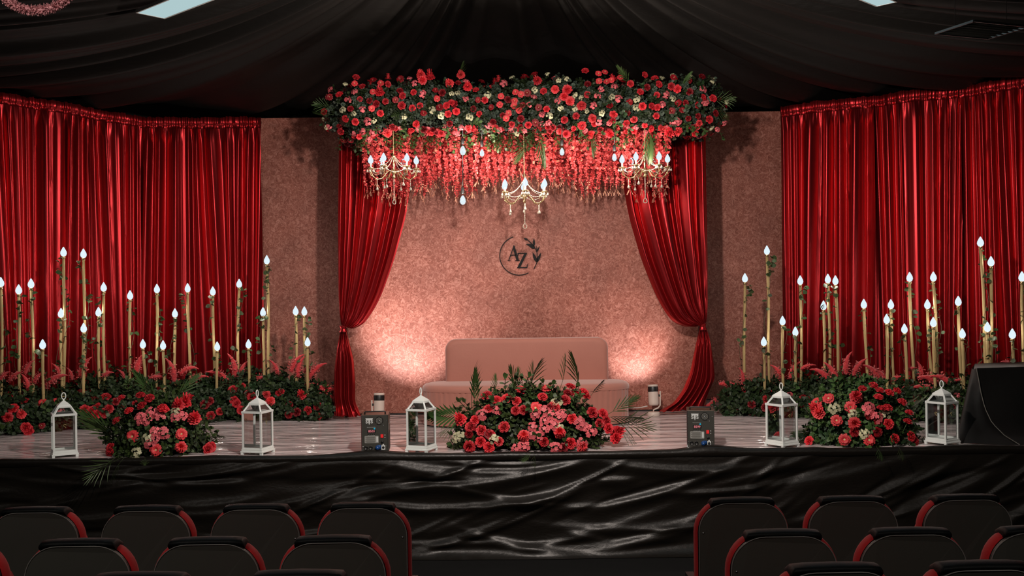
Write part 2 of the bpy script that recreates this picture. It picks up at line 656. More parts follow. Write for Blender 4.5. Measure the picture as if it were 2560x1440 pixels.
# ---------------------------------------------------------------- backdrop panels
def panel(name, label, x0, x1, y, z1):
    t = thing(name, label, 'backdrop', ((x0 + x1) / 2, y, 0))
    mb = MB(); w = x1 - x0
    mb.box((0, .03, z1 / 2 + .006), (w, .05, z1 - .012))
    ob('board', mb.mesh('board', MT['wall'], False), t)
    mb = MB()
    for sx in (-1, 1):
        mb = MB(); mb.box((sx * (w / 2 - .03), .085, z1 / 2), (.05, .05, z1))
        ob('batten', mb.mesh('batten', MT['stem'], False), t)
    return t


panel('backdrop_panel', 'wide swirl papered backdrop board behind the dusty rose settee', P(858, 700, 10.95).x, P(1762, 700, 10.95).x, 10.95, 3.35)
panel('backdrop_panel', 'narrow swirl papered board standing back beside the tied drape, pink tinsel garland side', P(652, 700, 11.9).x, P(900, 700, 11.9).x, 11.9, 3.44)
panel('backdrop_panel', 'narrow swirl papered board standing back beside the tied drape, black speaker side', P(1730, 700, 11.9).x, P(1960, 700, 11.9).x, 11.9, 3.44)


# ---------------------------------------------------------------- red stage curtains
def curtain(path, u0, u1, ztop, ztop2, seed, label, spacing=.125, amp=.088):
    r = np.random.default_rng(seed)
    w = u1 - u0
    nu, nv = int(w / .0085) + 2, 46
    u = np.linspace(0, w, nu)
    zz = np.r_[np.linspace(0, .10, 7), np.linspace(.13, ztop, nv - 7)]         # distance below the top
    # irregular fold phase
    c = [0.]
    while c[-1] < w + 1:
        c.append(c[-1] + spacing * float(r.choice([.55, .75, 1, 1.1, 1.35, 1.9], p=[.2, .22, .22, .16, .12, .08])))
    c = np.array(c)
    U, T = np.meshgrid(u, zz)
    tn = T / ztop
    drift = .15 * smooth_noise(U, seed + 1, .42) * (tn - .25) + .03 * smooth_noise(U + 40, seed + 2, .15) * tn
    up = U + drift
    ph = np.interp(up, c, np.arange(len(c)), left=0)
    fr = ph - np.floor(ph)
    k = np.floor(ph).astype(int)
    ha = r.uniform(.45, 1.25, len(c) + 2)[k]
    prof = np.sin(PI * fr) ** 1.9
    wid = np.interp(up, c[:-1], np.diff(c))
    d = amp * ha * (prof - .4) * np.clip(wid / spacing, .55, 1.25)
    # secondary pleats riding the folds and pleats that start part of the way down
    ph2 = up / (spacing * .37) + 1.5 * smooth_noise(U, seed + 3, .2)
    d += amp * .05 * np.sin(2 * PI * ph2) * np.clip(.5 + smooth_noise(U, seed + 5, .25), 0, 1) * np.clip(1.2 - tn, .2, 1)
    d += .05 * smooth_noise(U, seed + 4, .8) * tn
    # gathered heading on the pole
    gph = U / .046 + 1.2 * smooth_noise(U, seed + 6, .07)
    head = .017 * np.sin(2 * PI * gph) + .009 * np.sin(2 * PI * gph * 2.3 + 1) + .012 * np.sin(PI * np.clip(T / .10, 0, 1)) - .012 * np.exp(-((T - .10) / .012) ** 2)
    m = np.clip((T - .055) / .20, 0, 1)
    m = m * m * (3 - 2 * m)
    dz = (ztop2 - ztop) * U / w
    d = d * m + head * (1 - m)
    x, y, nxv, nyv = path.at(u0 + U)
    ruff = .010 * smooth_noise(U, seed + 7, .03) * np.clip(1 - T / .04, 0, 1)
    z = ztop + dz * np.clip(1 - tn, 0, 1) - T + ruff + .02 * smooth_noise(U, seed + 8, .4) * np.clip(1 - T / .5, 0, 1)
    # hem breaks on the deck
    V = np.stack([x + nxv * d, y + nyv * d, np.maximum(z, .004)], -1)
    cx, cy, _, _ = path.at(u0 + w / 2)
    base = np.array([float(cx), float(cy), 0])
    t = thing('stage_curtain', label, 'curtain', tuple(base), 0, None)
    Fq = grid_faces(len(zz), nu)
    rows = 7 * (nu - 1)
    V2 = V.reshape(-1, 3) - base
    body = Fq[rows:]
    used = np.unique(body)
    mp = np.zeros(len(V2), int); mp[used] = np.arange(len(used))
    ob('curtain_body', np_mesh('curtain_body', V2[used], mp[body], MT['satin']), t)
    hd = Fq[:rows]
    used = np.unique(hd)
    mp = np.zeros(len(V2), int); mp[used] = np.arange(len(used))
    ob('gathered_heading', np_mesh('gathered_heading', V2[used], mp[hd], MT['satin']), t)
    mb = MB()
    pu = np.linspace(u0, u1, 24)
    px_, py_, nx_, ny_ = path.at(pu)
    mb.tube([(a - c_ * .035 - base[0], b - d_ * .035 - base[1], ztop + (ztop2 - ztop) * k_ / 23 - .055) for k_, (a, b, c_, d_) in enumerate(zip(px_, py_, nx_, ny_))], .016, 8)
    ob('curtain_pole', mb.mesh('curtain_pole', MT['blackp']), t)
    for uu in (pu[1], pu[-2]):
        a, b, c_, d_ = (float(q) for q in path.at(uu))
        mb = MB(); mb.tube([(a - c_ * .075 - base[0], b - d_ * .075 - base[1], .0), (a - c_ * .075 - base[0], b - d_ * .075 - base[1], ztop - .05)], .018, 8)
        ob('stand_upright', mb.mesh('stand_upright', MT['blackp']), t)
    return t


LP = Path([(-6.9, 8.6), (-6.1, 9.5), (-5.345, 10.42), (-4.8, 11.08), (-4.38, 11.6), (-3.9, 11.74), (-2.9, 11.80)], smooth=12)
RP = Path([(3.10, 11.62), (4.13, 11.02), (4.93, 10.80), (5.42, 10.48), (6.3, 9.6), (7.0, 8.6)], smooth=16)
cuts = [LP.u_of_px(q) for q in (-330, 165, 352, 655)]
for i, lb in enumerate(('red satin curtain at the far end under the pink tinsel garland', 'narrow red satin curtain between the garland end curtain and the one by the papered board',
                        'wide red satin curtain next to the papered board, pink tinsel garland side')):
    curtain(LP, cuts[i] + .0, cuts[i + 1] + .012, (3.56, 3.49, 3.43)[i], (3.49, 3.43, 3.43)[i], 20 + i * 10, lb)
cuts = [RP.u_of_px(q) for q in (1957, 2190, 2405, 2860)]
for i, lb in enumerate(('red satin curtain next to the papered board, black speaker side', 'middle red satin curtain of the three on the black speaker side',
                        'outermost red satin curtain behind and above the black speaker')):
    curtain(RP, cuts[i] + .0, cuts[i + 1] + .012, (3.44, 3.45, 3.50)[i], (3.45, 3.50, 3.57)[i], 60 + i * 10, lb, spacing=.118)


# ---------------------------------------------------------------- tied-back drapes of the canopy
def tied_drape(outer, inner, tie, lo_out, lo_in, seed, label, nfold, Yd=10.62):
    r = np.random.default_rng(seed)
    nu, nt = 150, 70
    u = np.linspace(0, 1, nu)
    c = np.r_[0, np.cumsum(r.uniform(.5, 1.5, nfold))]
    c /= c[-1]
    ha = r.uniform(.6, 1.25, nfold + 2)

    def sheet(lo, ri, fall):
        lo = np.array([P(a, b, Yd)[:] for a, b in lo]); ri = np.array([P(a, b, Yd)[:] for a, b in ri])
        def res(p):
            d = np.r_[0, np.cumsum(np.linalg.norm(np.diff(p, axis=0), axis=1))]
            t = np.linspace(0, d[-1], nt)
            q = np.stack([np.interp(t, d, p[:, k]) for k in range(3)], 1)
            kk = np.ones(7) / 7
            qp = np.concatenate([np.repeat(q[:1], 3, 0) + (q[:1] - q[1:4][::-1]) * 1.0, q, np.repeat(q[-1:], 3, 0)])
            return np.stack([np.convolve(qp[:, k], kk, 'valid') for k in range(3)], 1)
        a, b = res(lo), res(ri)
        # the middle cords sag a little less than a straight blend
        uu = u[None, :, None]
        return a[:, None] * (1 - uu) + b[:, None] * uu

    tt = np.linspace(0, 1, nt)[:, None]
    top = sheet(outer, inner, 0)
    wid = np.linalg.norm(top[:, -1] - top[:, 0], axis=1)[:, None]
    drift = .05 * smooth_noise(u * 3 + 5, seed + 1, .5)[None] * tt
    ph = np.interp(u[None] + drift, c, np.arange(nfold + 1))
    k = np.clip(np.floor(ph).astype(int), 0, nfold)
    fr = ph - np.floor(ph)
    prof = np.sin(PI * fr) ** 1.2
    amp = np.clip(wid / nfold * .8, .008, .095)
    d = amp * ha[k] * (prof - .3)
    d += amp * .07 * np.sin(2 * PI * ph * 2.0 + 3 * smooth_noise(u * 2, seed + 5, .3)[None] + 2 * tt)
    d += .05 * np.sin(PI * u)[None] * (tt ** 2)
    # gathers near the knot
    d += .012 * np.exp(-((1 - tt) / .16) ** 2) * np.sin(2 * PI * u[None] * 11)
    top = top.copy(); top[:, :, 1] -= d
    low = sheet(lo_out, lo_in, 1)
    wl = np.linalg.norm(low[:, -1] - low[:, 0], axis=1)[:, None]
    nf = 5
    c2 = np.r_[0, np.cumsum(r.uniform(.6, 1.4, nf))]; c2 /= c2[-1]
    ph = np.interp(u[None] + .06 * smooth_noise(u * 3, seed + 9, .5)[None] * tt, c2, np.arange(nf + 1))
    fr = ph - np.floor(ph)
    k = np.clip(np.floor(ph).astype(int), 0, nf)
    d = np.clip(wl / nf * .9, .010, .075) * ha[k] * (np.sin(PI * fr) ** 1.2 - .3) + .012 * np.exp(-(tt / .2) ** 2) * np.sin(2 * PI * u[None] * 9)
    d += .03 * np.sin(PI * u)[None] * np.sin(PI * np.clip(tt * 1.2, 0, 1)) + .05 * np.clip((tt - .85) / .15, 0, 1) ** 2 * (1 + .7 * smooth_noise(u * 8, seed + 3, .6)[None])
    low = low.copy(); low[:, :, 1] -= d
    low[:, :, 2] = np.maximum(low[:, :, 2], .006 + .02 * np.clip((tt - .9) / .1, 0, 1) * (smooth_noise(u * 9, seed + 4, .5)[None] + 1))
    K = P(*tie, Yd)
    t = thing('tied_drape', label, 'drape', (K.x, Yd, 0))
    b0 = np.array([K.x, Yd, 0])
    Fq = grid_faces(nt, nu)
    ob('upper_drape', np_mesh('upper_drape', top.reshape(-1, 3) - b0, Fq, MT['satin2']), t)
    ob('lower_drape', np_mesh('lower_drape', low.reshape(-1, 3) - b0, Fq, MT['satin2']), t)
    # the cloth knot: a puckered ring
    mb = MB()
    g = []
    for i in range(13):
        row = []
        f = i / 12
        rr = .040 - .012 * math.sin(PI * f)
        for j in range(25):
            a = 2 * PI * j / 24
            pk = 1 + .16 * math.sin(a * 9)
            row.append((rr * pk * math.cos(a), -rr * .8 * pk * math.sin(a) - .012, K.z + .035 - f * .07))
        g.append(row)
    mb.grid(g)
    ob('tie_band', mb.mesh('tie_band', MT['satin2']), t)
    # upright of the canopy frame that the drape hides
    mb = MB(); mb.tube([(0, .13, 0), (0, .13, 3.05)], .022, 8)
    ob('frame_upright', mb.mesh('frame_upright', MT['blackp']), t)
    return t


tied_drape([(846, 318), (846, 560), (847, 740), (851, 800), (855, 818)], [(1042, 318), (1030, 440), (1014, 540), (985, 650), (951, 745), (922, 795), (897, 822), (872, 822)], (859, 822),
           [(852, 824), (842, 870), (835, 930), (833, 990), (838, 1042)], [(866, 824), (874, 860), (884, 900), (888, 960), (887, 1005), (906, 1044)], 3,
           'red satin drape tied back at mid height, pink tinsel garland side of the settee', 6)
tied_drape([(1764, 305), (1768, 560), (1771, 700), (1770, 780), (1764, 812)], [(1540, 318), (1555, 440), (1572, 540), (1604, 650), (1640, 740), (1668, 790), (1694, 816), (1730, 818), (1748, 816)], (1756, 817),
           [(1765, 818), (1776, 850), (1784, 905), (1788, 945), (1770, 985), (1755, 1024)], [(1749, 820), (1738, 870), (1726, 930), (1708, 975), (1684, 1008), (1642, 1030)], 8,
           'red satin drape tied back at mid height, black speaker side of the settee', 6)

# ---------------------------------------------------------------- black cloth swagged under the ceiling
APX = Vector((-.05, 8.7, 4.86))
PERI = Path([(-8.2, 2.0), (-7.6, 5.0), (-6.9, 8.2), (-5.6, 10.4), (-4.4, 12.2), (-2.6, 12.6), (-.9, 12.7), (.9, 12.7), (2.6, 12.6), (4.0, 12.0), (5.6, 10.7), (6.9, 8.2), (7.8, 5.0), (8.2, 2.0)], n=600, smooth=20)
ceil_t = thing('ceiling_drapery', 'black cloth gathered above the floral canopy and swagged out to the walls', 'drapery', tuple(APX))
NP_ = 15
def peri_z(x, y):
    return 3.58 + .24 * np.exp(-(x / 1.9) ** 2) * (y > 11) + .05 * np.clip((10 - y) / 6, 0, 1)
for k in range(NP_):
    nu, nt = 64, 34
    u = np.linspace(k / NP_, (k + 1) / NP_, nu)
    x, y, _, _ = PERI.at(u * PERI.len)
    t = np.linspace(0, 1, nt)[:, None]
    a0 = np.array([APX.x, APX.y, APX.z])
    ang = np.arctan2(y - a0[1], x - a0[0])
    px0, py0 = a0[0] + .22 * np.cos(ang), a0[1] + .22 * np.sin(ang)
    z1 = peri_z(x, y)
    Xc = px0 * (1 - t) + x * t
    Yc = py0 * (1 - t) + y * t
    ln = np.hypot(x - a0[0], y - a0[1])
    loc = (u * NP_ - k)
    sag = (.085 * ln) * (1 + .22 * np.sin(PI * loc)) * 4 * t * (1 - t) * (1 - .25 * t)
    ph = u * NP_ * 2.6 + .9 * smooth_noise(u * 40, 77, 1.3)[None] + .25 * t * smooth_noise(u * 30, 78, 1.)[None]
    fold = (np.abs(np.sin(PI * ph)) ** 1.4 - .5) * .24 * (t ** .8) * (1 - .45 * t) * (1 + .6 * smooth_noise(u * 50, 79, 1.)[None])
    fold += .018 * np.sin(2 * PI * ph * 2.3 + 2 * t) * t
    Zc = a0[2] * (1 - t) + z1[None] * t - sag - fold
    V = np.stack([Xc, Yc, Zc], -1).reshape(-1, 3) - a0
    ob('cloth_panel', np_mesh('cloth_panel', V, grid_faces(nt, nu), MT['ceilcloth']), ceil_t)
mb = MB(); mb.lathe([(.02, .12), (.24, .10), (.27, .0), (.24, -.05), (.0, -.06)], 20)
ob('gathering_ring', mb.mesh('gathering_ring', MT['blackp']), ceil_t)


# ---------------------------------------------------------------- ceiling panels, vent, tinsel garland
def troffer(px1, px2, px3, h, longside, label):
    def plane(px, py):
        x, z = ray(px, py)
        return Vector((x * h / z, h / z, HC + h))
    a, b, c = plane(*px1), plane(*px2), plane(*px3)
    e1 = (a - b)
    e2 = (c - b).normalized() * longside
    ctr = b + e1 / 2 + e2 / 2
    t = thing('ceiling_light', label, 'ceiling light', tuple(ctr), math.atan2(e2.y, e2.x), 'ceiling panel lights')
    L_, W_ = e2.length, e1.length
    mb = MB()
    for sx in (-1, 1):
        mb.box((0, sx * (W_ / 2 - .006), .013), (L_, .012, .026)); mb.box((sx * (L_ / 2 - .006), 0, .013), (.012, W_ - .024, .026))
    mb.box((0, 0, .022), (L_ - .02, W_ - .02, .01))
    ob('frame', mb.mesh('frame', MT['white'], False), t)
    mb = MB(); mb.box((0, 0, .006), (L_ - .026, W_ - .026, .008))
    ob('diffuser', mb.mesh('diffuser', MT['panel'], False), t)
    for sx in (-1, 1):
        mb = MB(); mb.tube([(sx * L_ * .35, 0, .065), (sx * L_ * .35, 0, 5.0 - ctr.z - .05)], .003, 4)
        ob('hanging_wire', mb.mesh('hanging_wire', MT['blackp']), t)
    lamp('ceiling_panel_glow', 'AREA', (ctr.x, ctr.y, ctr.z - .02), 5, (.72, .95, 1.0), (ctr.x, ctr.y, 0), shape='RECTANGLE', size=.3, size_y=.3)


troffer((340, 32), (411, 48), (529, 3), 2.2, .75, 'lit white ceiling panel hung near the pink tinsel garland')
troffer((2244, 11), (2189, 12), (2154, -2), 2.2, .75, 'lit white ceiling panel cut by the photo top, above the black speaker side')

vent = thing('ceiling_vent', 'dark louvred ceiling vent set in the black cloth above the black speaker side', 'vent', tuple(P(2453, 75, 7.2)), .35)
mb = MB()
for sx in (-1, 1):
    mb.box((sx * .25, 0, 0), (.012, .36, .015)); mb.box((0, sx * .18, 0), (.5, .012, .015))
ob('vent_frame', mb.mesh('vent_frame', MT['blackp'], False), vent)
mb = MB(); mb.box((0, 0, 0), (.48, .012, .010), rot=Matrix.Rotation(.5, 3, 'X'))
sl = mb.mesh('slat', MT['box'], False)
for k in range(7):
    ob('slat', sl, vent, (0, -.15 + k * .05, 0))
for sx in (-1, 1):
    mb = MB(); mb.tube([(sx * .24, 0, 0), (sx * .24, 0, 4.95 - vent.location.z)], .003, 4)
    ob('hanging_wire', mb.mesh('hanging_wire', MT['blackp']), vent)

# a loop of pink tinsel hung from the ceiling
gc = P(90, -70, 5.6)
gt = thing('tinsel_garland', 'pink tinsel fringe garland looping below the black ceiling cloth', 'garland', tuple(gc))
R_ = .215
def loop(a):
    return Vector((R_ * 1.12 * math.cos(a), 0, R_ * math.sin(a)))
core = [Vector((-R_ * 1.12, 0, 4.95 - gc.z))] + [loop(PI + PI * k / 24) for k in range(25)] + [Vector((R_ * 1.12, 0, 4.95 - gc.z))]
mb = MB(); mb.tube(core, .012, 6)
ob('garland_cord', mb.mesh('garland_cord', MT['tinsel']), gt)
mb = MB()
for k in range(2600):
    a = PI * .98 + PI * 1.04 * random.random()
    p = loop(a)
    d = Vector((random.gauss(0, .5), random.gauss(0, .6), random.gauss(-.25, .7))).normalized()
    s_ = Vector((random.gauss(0, 1), random.gauss(0, 1), random.gauss(0, 1))).normalized() * .0035
    ln = random.uniform(.02, .036)
    mb.add([p - s_, p + s_, p + d * ln + s_, p + d * ln - s_], [(0, 1, 2, 3)])
ob('fringe', mb.mesh('fringe', MT['tinsel'], False), gt, kind='stuff')


# ================================================================ settee
def rrect(x0, x1, z0, z1, r, n=6, r2=None):
    """rounded rectangle (x, z), counter-clockwise; r for the top corners, r2 for the bottom"""
    r2 = r if r2 is None else r2
    out = []
    for cx, cz, a0, rr in ((x1 - r2, z0 + r2, -PI / 2, r2), (x1 - r, z1 - r, 0, r), (x0 + r, z1 - r, PI / 2, r), (x0 + r2, z0 + r2, PI, r2)):
        if rr < 1e-6:
            out.append((cx, cz)); continue
        for k in range(n + 1):
            a = a0 + PI / 2 * k / n
            out.append((cx + rr * math.cos(a), cz + rr * math.sin(a)))
    return out


sc_ = P(1314, 950, 10.15)
st = thing('settee', 'dusty rose velvet settee with a fluted rounded seat before the papered backdrop', 'sofa', (sc_.x, 10.15, 0))
HW, HD = 1.045, .42
def seat_pt(a, s=1., flute=0.):
    c, sn = math.cos(a), math.sin(a)
    e = 2 / 2.7
    x = HW * math.copysign(abs(c) ** e, c); y = HD * math.copysign(abs(sn) ** e, sn)
    return x * s * (1 + flute * .6), y * s * (1 + flute * 2.2) + (.06 if y > 0 else 0) * 0
NA = 360
# arc-length-even angles
aa = np.linspace(0, 2 * PI, 2400)
pp = np.array([seat_pt(a) for a in aa])
dd = np.r_[0, np.cumsum(np.hypot(*np.diff(pp, axis=0).T))]
ae = np.interp(np.linspace(0, dd[-1], NA, endpoint=False), dd, aa)
NFL = 84
g = []
for z, ins in ((.012, .0), (.04, .004), (.20, .006), (.33, .002), (.352, -.004)):
    row = []
    for i, a in enumerate(ae):
        fl = abs(math.sin(PI * NFL * i / NA))
        fl = -.012 * (1 - fl) ** 3
        x, y = seat_pt(a, 1 - ins / HW, fl)
        row.append((x, y, z))
    row.append(row[0]); g.append(row)
mb = MB(); mb.grid([r[::-1] for r in g]); 
ob('fluted_base', mb.mesh('fluted_base', MT['velvet']), st)
g = []
for s, z in ((1.004, .345), (1.006, .365), (1.0, .385), (.985, .400), (.955, .409), (.80, .414), (.4, .417), (.02, .418)):
    row = []
    for i in range(0, NA, 3):
        x, y = seat_pt(ae[i])
        k = 1 - (1 - s) * 2.2 if s > .9 else s
        row.append((x * s, y * max(k, .02), z))
    row.append(row[0]); g.append(row)
mb = MB(); mb.grid([r[::-1] for r in g])
ob('seat_cushion', mb.mesh('seat_cushion', MT['velvet']), st)
bw = (P(1517, 900, 10.45).x - P(1116, 900, 10.45).x) / 2
bx = (P(1517, 900, 10.45).x + P(1116, 900, 10.45).x) / 2 - sc_.x
out = rrect(-bw, bw, .36, .845, .105, 8, .01)
g = []
for y, ins in ((.175, .05), (.178, .03), (.19, .010), (.215, .0), (.33, .0), (.36, .012), (.37, .04)):
    row = []
    for x, z in out:
        k = 1 - ins / bw
        zz = .60 + (z - .60) * (1 - ins / .25)
        row.append((bx + x * k, y + .015 * (1 - (x / bw) ** 2) * 0 - .05 * (abs(x) / bw) ** 3, zz))
    row.append(row[0]); g.append(row)
mb = MB(); mb.grid(g); n_ = len(out) + 1
mb.f.append(tuple(reversed(range(len(out))))); mb.mi.append(0)
mb.f.append(tuple((len(g) - 1) * n_ + k for k in range(len(out)))); mb.mi.append(0)
ob('backrest', mb.mesh('backrest', MT['velvet']), st)
for sx in (-1, 1):
    for sy in (-1, 1):
        mb = MB(); mb.lathe([(.02, 0), (.02, .014)], 10)
        ob('foot', mb.mesh('foot', MT['blackp']), st, (sx * .75, sy * .2, 0))

# ================================================================ monogram on the backdrop (letters A Z, ring and sprig)
WY = 10.95
mg0 = P(1298, 640, WY)
mg = thing('monogram_sign', 'black cut-out monogram reading AZ in an open ring with a leaf sprig', 'sign', tuple(mg0))
def mp_(x, y):
    p = P(1220 + x / 9, 560 + y / 9, WY)
    return p.x - mg0.x, p.z - mg0.z
def cutout(name, polys, parent=mg):
    mb = MB()
    for pl in polys:
        o = [mp_(*q) for q in pl]
        ar = sum(o[i][0] * o[(i + 1) % len(o)][1] - o[(i + 1) % len(o)][0] * o[i][1] for i in range(len(o)))
        if ar < 0:
            o = o[::-1]
        mb.prism(o, -.016, -.0005)
    return ob(name, mb.mesh(name, MT['sign'], False), parent)
ring = []
a0, a1 = math.atan2(-420, -132), math.atan2(390, 213)
for ro in (448, 430):
    arc = [(702 + ro * math.cos(a), 710 + ro * math.sin(a)) for a in np.linspace(a0, a1 - 2 * PI, 60)]
    ring.append(arc)
o_, i_ = [mp_(*q) for q in ring[0]], [mp_(*q) for q in ring[1]]
mb = MB(); g = [[(x, -.016, z) for x, z in o_], [(x, -.016, z) for x, z in i_], [(x, -.0005, z) for x, z in i_], [(x, -.0005, z) for x, z in o_], [(x, -.016, z) for x, z in o_]]
mb.grid(g)
ob('open_ring', mb.mesh('open_ring', MT['sign'], False), mg)
cutout('letter_a', [[(572, 475), (598, 490), (700, 822), (640, 822), (566, 560), (478, 818), (456, 818), (560, 530)], [(504, 690), (628, 690), (633, 708), (498, 708)],
                    [(440, 814), (508, 814), (508, 827), (440, 827)], [(612, 815), (718, 815), (718, 829), (612, 829)]])
cutout('letter_z', [[(665, 650), (885, 646), (728, 968), (655, 985), (815, 668), (690, 668), (676, 726), (665, 726)], [(655, 974), (868, 966), (880, 905), (898, 898), (886, 990), (655, 992)]])
def leafp(a, b, w, n=7):
    ax, ay = a; bx_, by = b
    dx, dy = bx_ - ax, by - ay
    nx_, ny_ = -dy, dx
    l = math.hypot(dx, dy)
    up = [(ax + dx * t + nx_ / l * w * math.sin(PI * t ** .8), ay + dy * t + ny_ / l * w * math.sin(PI * t ** .8)) for t in np.linspace(0, 1, n)]
    dn = [(ax + dx * t - nx_ / l * w * math.sin(PI * t ** .8), ay + dy * t - ny_ / l * w * math.sin(PI * t ** .8)) for t in np.linspace(0, 1, n)[1:-1]]
    return up + dn[::-1]
def strokep(pts, w):
    a, b = [], []
    for i, (x, y) in enumerate(pts):
        x0, y0 = pts[max(i - 1, 0)]; x1, y1 = pts[min(i + 1, len(pts) - 1)]
        l = math.hypot(x1 - x0, y1 - y0)
        nx_, ny_ = -(y1 - y0) / l * w, (x1 - x0) / l * w
        a.append((x + nx_, y + ny_)); b.append((x - nx_, y - ny_))
    return a + b[::-1]
cutout('sprig_stem', [strokep([(1030, 1015), (1070, 930), (1100, 860), (1105, 760), (1100, 640), (1070, 560), (1035, 500), (970, 430), (895, 360)], 8)])
for a, b, w in (((1098, 865), (1000, 632), 34), ((1098, 865), (1195, 640), 30), ((1055, 545), (925, 500), 26), ((1035, 500), (1032, 325), 26), ((1030, 490), (848, 455), 26), ((900, 365), (802, 315), 24), ((1102, 630), (1160, 490), 13), ((1104, 620), (1092, 490), 12)):
    cutout('sprig_leaf', [leafp(a, b, w)])


# ================================================================ uplights on the stage floor
def uplight(base, tilt, yaw, side, label, hs=1.):
    t = thing('stage_uplight', label, 'stage light', tuple(base), yaw)
    mb = MB(); mb.lathe([(.062, 0), (.066, .006), (.066, .036), (.060, .044), (0, .044)], 24)
    me = mb.mesh('base_puck', MT['cream']); ob('base_puck', me, t)
    mb = MB(); mb.tube([(0, 0, .04), (0, 0, .065), (side * .05, 0, .085), (side * .072, 0, .11), (side * .074, 0, .26)], .0085, 8)
    ob('bracket', mb.mesh('bracket', MT['cream']), t)
    ax = Vector((0, math.sin(tilt), math.cos(tilt)))
    q = to_dir(ax)
    h = thing_part('lamp_head', t, (0, 0, .215), q)
    R = .054
    mb = MB(); mb.lathe([(0, -.105), (R * .8, -.103), (R * .97, -.09), (R, -.07), (R, .045), (R, .047)], 28)
    h.data = mb.mesh('lamp_head', MT['cream'])
    mb = MB(); mb.lathe([(R * 1.005, .04), (R * 1.01, .042), (R * 1.01, .092), (R, .094)], 28)
    ob('black_collar', mb.mesh('black_collar', MT['blackp']), h)
    mb = MB(); mb.lathe([(R * 1.0, .090), (R * 1.0, .112), (R * .9, .116), (R * .86, .10), (0, .098)], 28)
    ob('front_rim', mb.mesh('front_rim', MT['cream']), h)
    mb = MB(); mb.lathe([(.012, 0), (.014, .012), (0, .014)], 12, mtx=Matrix.Rotation(side * PI / 2, 3, 'Y'), at=(side * .056, 0, 0))
    ob('tilt_knob', mb.mesh('tilt_knob', MT['blackp']), h)
    return t, ax


def thing_part(name, parent, loc, q):
    o = ob(name, bpy.data.meshes.new(name), parent, loc, q)
    return o


lb = on_deck(946, 1049); lb.y = 10.02; lb.x = P(948, 1040, 10.02).x
t, ax = uplight(lb, .10, -.10, -1, 'cream swivel uplight standing behind the grey spark machine on the pink tinsel garland side')
lamp('uplight_beam', 'SPOT', lb + Vector((.02, .04, .345)), 140, (1.0, .92, .90), lb + Vector((.30, .85, 1.0)), spot_size=math.radians(86), spot_blend=.75, shadow_soft_size=.03)
rb = on_deck(1634, 1040)
t, ax = uplight(rb + Vector((0, 0, 0)), .14, .12, 1, 'cream swivel uplight on a round base beside the settee and its white cable')
lamp('uplight_beam', 'SPOT', rb + Vector((-.05, .04, .345)), 36, (1.0, .91, .88), rb + Vector((-.20, .55, .86)), spot_size=math.radians(110), spot_blend=.9, shadow_soft_size=.03)

mb = MB()
c0 = rb + Vector((-.055, .05, .10))
mb.tube([c0, c0 + Vector((-.08, .03, -.02)), c0 + Vector((-.18, .08, -.03)), c0 + Vector((-.30, .12, -.02)), c0 + Vector((-.42, .16, -.093))], .0045, 6)
tag(ob('power_cable', mb.mesh('power_cable', MT['white'])), 'thin white cable running from the uplight to behind the settee', 'cable')
mb = MB()
mb.tube([Vector((x, 10.90 + .012 * math.sin(x * 5), .008)) for x in np.linspace(P(890, 1036, 10.9).x, P(1690, 1036, 10.9).x, 60)], .007, 6)
tag(ob('floor_cable', mb.mesh('floor_cable', MT['blackp'])), 'black cable lying along the foot of the papered backdrop', 'cable')


